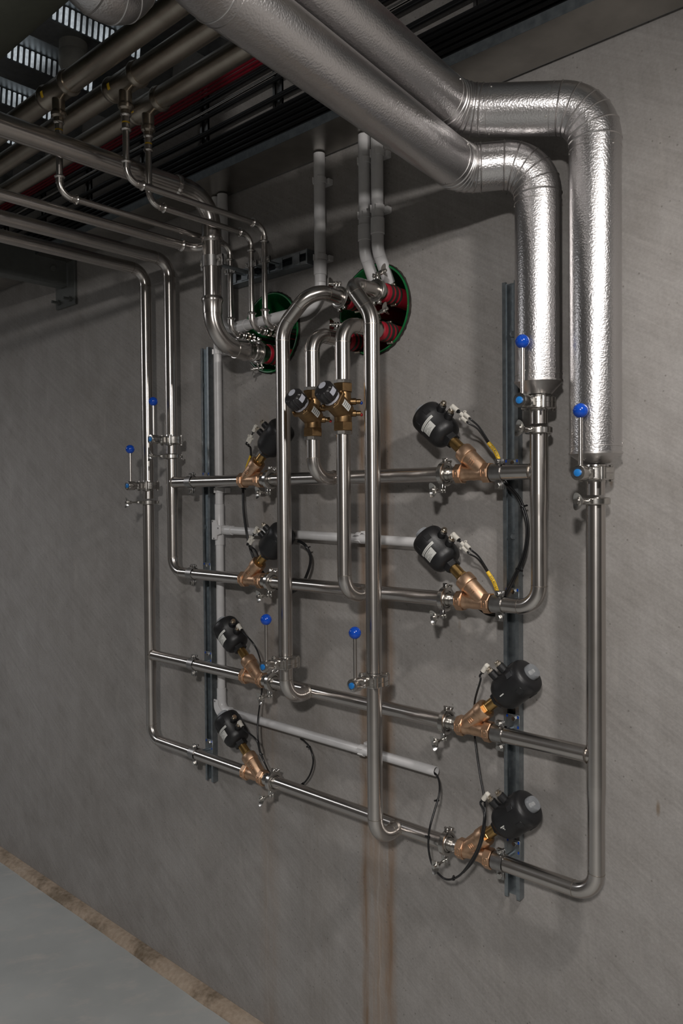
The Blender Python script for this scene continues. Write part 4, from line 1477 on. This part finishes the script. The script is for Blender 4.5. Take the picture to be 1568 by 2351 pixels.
def tagged(side, row, lab, px_tag0, px_tag1, qs, text, rt=0.0046):
    """two tubes from the splitter into a printed yellow sleeve"""
    o = AIR[(side, row)]
    A = un(*px_tag0, q=qs[0])
    B = un(*px_tag1, q=qs[1])
    t = thing('air_tube_pair', A, lab, 'cable', 'black air tubes')
    for k, s in zip((0, 1), (-1, 1)):
        d = (B - A).normalized()
        sd = d.cross(V((0, -1, 0))).normalized()
        path = catmull([o[k], o[k] + AIRD[(side, row)] * 0.008, o[k] * 0.55 + A * 0.45 + V((0.004, 0, 0.004)), A + sd * s * 0.002, A + d * 0.012 + sd * s * 0.002], 6)
        part(t, 'tube', MB().tube(path, 0.0022, 12), 'cable')
    Pm = (A + B) / 2 + V((0.0025 if side == 'R' else -0.001, 0, 0.002))
    sp = catmull([A, Pm, B], 8)
    sl = part(t, 'tag_sleeve', MB().tube(sp, rt, 20), 'yellow', label='yellow marker sleeve')
    if text:
        me = text_mesh(text, 0.0076)
        tw = max(v_.co.x for v_ in me.vertices) - min(v_.co.x for v_ in me.vertices)
        # lay the lettering along the sleeve, facing the camera side
        d = (B - A).normalized()
        cdir = (CAM - Pm).normalized()
        nrm = (cdir - d * cdir.dot(d)).normalized()
        yv = nrm.cross(d)
        ln = (B - A).length
        for v_ in me.vertices:
            u = v_.co.x / tw * 0.66 + 0.55
            i = min(max(u, 0.02), 0.98) * (len(sp) - 1)
            j = int(i)
            c_ = sp[j].lerp(sp[min(j + 1, len(sp) - 1)], i - j)
            ang = v_.co.y / rt
            w3 = c_ + (nrm * math.cos(ang) + yv * math.sin(ang)) * (rt + 0.00022 + v_.co.z)
            v_.co = w3 - V(t.location)
        me.materials.clear()
        me.materials.append(M['ink'])
        ob = bpy.data.objects.new('tag_lettering', me)
        COL.objects.link(ob)
        ob.parent = sl
    return B


QT = 0.075
tagged('R', 1, 'pair of air tubes with a yellow marker sleeve at the top right valve', (1121, 1016), (1146, 1057), (QT, QT - 0.012), 'SVL4009C')
tagged('R', 2, 'pair of air tubes with a yellow marker sleeve at the second right valve', (1119, 1312), (1143, 1362), (QT, QT - 0.012), 'SVL4016C')
tagged('L', 1, 'pair of air tubes with a yellow marker sleeve at the top left valve', (576, 1046), (563, 1086), (QT, QT - 0.018), None, 0.0042)
tagged('L', 2, 'pair of air tubes with a short yellow marker sleeve at the second left valve', (595, 1284), (594, 1292), (QT, QT - 0.008), None, 0.0042)

W = lambda *pp: [un(a, b, q=c) for a, b, c in pp]
cable('bundled black air tubes arching beside the right rail between two valves', W((1146, 1058, 0.060), (1151, 1085, 0.045), (1162, 1110, 0.040), (1190, 1143, 0.040), (1207, 1185, 0.040), (1211, 1225, 0.040), (1203, 1275, 0.042), (1180, 1327, 0.045), (1158, 1370, 0.050), (1147, 1395, 0.045), (1137, 1411, 0.050), (1118, 1408, 0.055), (1100, 1396, 0.055)), 0.0026, ((0.30, (1, 0, 0.3)), (0.56, (1, 0, -0.2))), 0.0024)
o, od = AIR[('R', 3)][0], AIRD[('R', 3)]
cable('long single black air tube from the third right valve down past the bottom valve', [o, o + od * 0.010] + W((1103, 1562, 0.11), (1090, 1610, 0.085), (1088, 1660, 0.045), (1092, 1710, 0.06), (1102, 1780, 0.075), (1111, 1830, 0.09), (1114, 1880, 0.112), (1107, 1930, 0.126), (1088, 1975, 0.126), (1064, 2003, 0.12)), 0.0024)
o, od = AIR[('R', 4)][0], AIRD[('R', 4)]
cable('black air tube looping under the lowest right valve and into the open conduit end', [o, o + od * 0.010] + W((1112, 1872, 0.124), (1101, 1935, 0.136), (1079, 1980, 0.135), (1052, 2012, 0.128), (1022, 2018, 0.115), (995, 1990, 0.11), (984, 1950, 0.115), (986, 1905, 0.12), (998, 1860, 0.10), (1008, 1825, 0.08), (1009, 1800, 0.06), (1004, 1782, 0.042), (994, 1772, 0.035)), 0.0026, ((0.385, (0.3, -0.3, 1)), (0.62, (-1, 0, 0)), (0.765, (-0.4, -1, 0))))
o, od = AIR[('L', 3)][0], AIRD[('L', 3)]
cable('single black air tube from the third left valve down behind its pipe', [o, o + od * 0.010] + W((582, 1478, 0.11), (596, 1510, 0.09), (601, 1545, 0.05), (601, 1585, 0.05), (596, 1620, 0.058), (592, 1655, 0.065), (592, 1690, 0.075), (597, 1722, 0.085), (608, 1752, 0.09)), 0.0024)
o, od = AIR[('L', 4)][0], AIRD[('L', 4)]
cable('black air tube from the lowest left valve looping behind the bottom pipe', [o, o + od * 0.010] + W((588, 1698, 0.105), (597, 1728, 0.100), (610, 1757, 0.096), (620, 1775, 0.050), (645, 1805, 0.030), (685, 1805, 0.030), (708, 1785, 0.035), (719, 1750, 0.04), (712, 1718, 0.035), (698, 1701, 0.018), (690, 1696, 0.012)), 0.0026, ((0.27, (1, 0, 0.2)), (0.62, (0.3, -1, 0.2)), (0.85, (-1, -0.4, 0))))
cable('bundled black air tubes hanging between the two upper left valves', W((563, 1086, 0.055), (560, 1102, 0.040), (558, 1125, 0.035), (559, 1170, 0.046), (564, 1210, 0.056), (572, 1250, 0.058), (584, 1285, 0.055), (600, 1310, 0.050), (630, 1345, 0.040), (660, 1362, 0.040), (690, 1345, 0.045), (708, 1310, 0.05), (713, 1280, 0.05), (704, 1256, 0.058), (692, 1245, 0.060), (684, 1242, 0.060)), 0.0026, ((0.13, (1, 0, -0.2)), (0.34, (0.2, -1, 0)), (0.86, (1, 0, 0.4))), 0.0022)

# ---------------------------------------------------------------- cable tray along the wall and what runs above it
t = thing('cable_tray', V((-1.4, 0, TRZ)), 'galvanised sheet cable tray on the wall above the conduits', 'cable tray')
part(t, 'tray_sheet', MB().box(V((-2.2, -0.079, TRZ + 0.001)), 8.8, 0.142, 0.002), 'tray')
part(t, 'tray_lip', MB().box(V((-2.2, -0.1505, TRZ + 0.012)), 8.8, 0.0015, 0.024), 'galv')
part(t, 'tray_back', MB().box(V((-2.2, -0.009, TRZ + 0.012)), 8.8, 0.0015, 0.024), 'galv')
for i in range(6):
    for j in range(2):
        y, zc = -0.018 - 0.0170 * j, 2.792 + 0.0170 * i + 0.004 * j
        solo('wall_cable', MB().tube([V((ROOM_X0 + 0.1 + k * 0.9, y, zc)) for k in range(11)], 0.0082 if (i + j) % 3 else 0.0074, 8), 'cable',
             'black cable in the thick bundle along the wall just above the cable tray', 'cable', 'black wall cable bundle', loc=(-1.4, y, zc))

for k, x in enumerate((-3.60, -3.24, -2.86, -2.47, -2.11, -1.75, -1.39, -1.03, -0.67)):
    o = thing('wall_strut', V((x, 0, TRZ + 0.03)), 'vertical strut channel above the cable tray, number %s from the left' % ('one', 'two', 'three', 'four', 'five', 'six', 'seven', 'eight', 'nine')[k], 'strut', 'struts above the tray')
    part(o, 'channel', extrude(MB(), strut_poly(0.041, 0.008 if False else 0.0075, 0.0015, 0.0095, 0.003), Matrix.Translation(V((x, -0.0003, 0))), TRZ + 0.03, 3.19), 'steel_dull')
for zc, q, r, mat, lab, nm in ((2.930, 0.020, 0.0085, 'cable', 'black cable strung low across the wall struts', 'wall_cable'), (2.985, 0.020, 0.0075, 'cable', 'black cable strung just below the thin steel conduit', 'wall_cable'),
                               (3.000, 0.024, 0.0052, 'steel', 'thin steel conduit strung across the wall struts', 'wall_conduit'), (3.035, 0.020, 0.0085, 'cable', 'black cable strung just below the red cables', 'wall_cable')):
    solo(nm, MB().tube([V((ROOM_X0 + 0.1 + 0.6 * k, -q, zc + 0.004 * math.sin(k * 1.9 + zc * 9))) for k in range(16)], r, 10), mat, lab, 'cable' if mat == 'cable' else 'conduit', loc=(-2.0, -q, zc))
for i in range(3):
    solo('red_cable', MB().tube([V((ROOM_X0 + 0.1 + 0.6 * k, -0.018 - 0.004 * i, 3.056 + 0.0098 * i)) for k in range(16)], 0.0046, 8), 'redcable',
         'red cable in the bundle of three high on the wall', 'cable', 'red cables', loc=(-2.0, -0.02, 3.06))

# ---------------------------------------------------------------- ceiling furniture at upper left
solo('air_duct', MB().tube([V((ROOM_X0 + 0.05, -0.905, 2.90)), V((-1.38, -0.905, 2.90))], 0.16, 64), 'duct', 'wide dark grey-green round duct at the top left corner', 'duct', loc=(-2.2, -0.905, 2.90))
pc_ = un(168, 100, Z=3.20)
t = thing('capped_pipe', V((pc_.x, pc_.y, 3.10)), 'short grey plastic capped pipe hanging from the ceiling deck', 'pipe')
Fz = frame(V((pc_.x, pc_.y, 3.10)), (0, 0, 1))
part(t, 'pipe_tube', MB().lathe([(0.044, 0.05), (0.044, 0.10)], Fz, 32), 'pvcgrey')
part(t, 'pipe_cap', MB().lathe([(0.004, -0.012), (0.024, -0.008), (0.037, 0.004), (0.0435, 0.025), (0.046, 0.029), (0.046, 0.066), (0.0445, 0.069)], Fz, 32), 'pvcgrey')

# steel bracket beam at the left
bx = -3.08
t = thing('steel_beam', V((bx, 0, 2.55)), 'dark steel channel beam bolted to the wall at the far left', 'beam')
pl = part(t, 'wall_plate', MB().box(V((bx + 0.03, -0.006, 2.655)), 0.16, 0.012, 0.27, 0.002), 'steelpaint')
hh, ww, tt = 0.125, 0.06, 0.006
zb = 2.60
mb = MB()
mb.box(V((bx + 0.055, -0.95, zb + hh / 2)), tt, 1.86, hh, 0.001)
part(t, 'beam_web', mb, 'steelpaint')
part(t, 'beam_flange', MB().box(V((bx + 0.055 - ww / 2, -0.95, zb + tt / 2)), ww, 1.86, tt, 0.001), 'steelpaint')
part(t, 'beam_flange', MB().box(V((bx + 0.055 - ww / 2, -0.95, zb + hh - tt / 2)), ww, 1.86, tt, 0.001), 'steelpaint')
for dx, dz in ((-0.02, 2.545), (0.075, 2.545), (-0.02, 2.765), (0.075, 2.765)):
    bm_ = MB().cyl(V((bx + dx, -0.012, dz)), V((bx + dx, -0.045, dz)), 0.006, 12)
    bolt(bm_, (bx + dx, -0.012, dz), (0, -1, 0), 0.012, 0.010)
    part(t, 'plate_bolt', bm_, 'steelpaint', sub=pl)
part(t, 'web_bolt', bolt(MB(), (bx + 0.058, -0.08, zb + 0.06), (1, 0, 0), 0.012, 0.010), 'steelpaint')
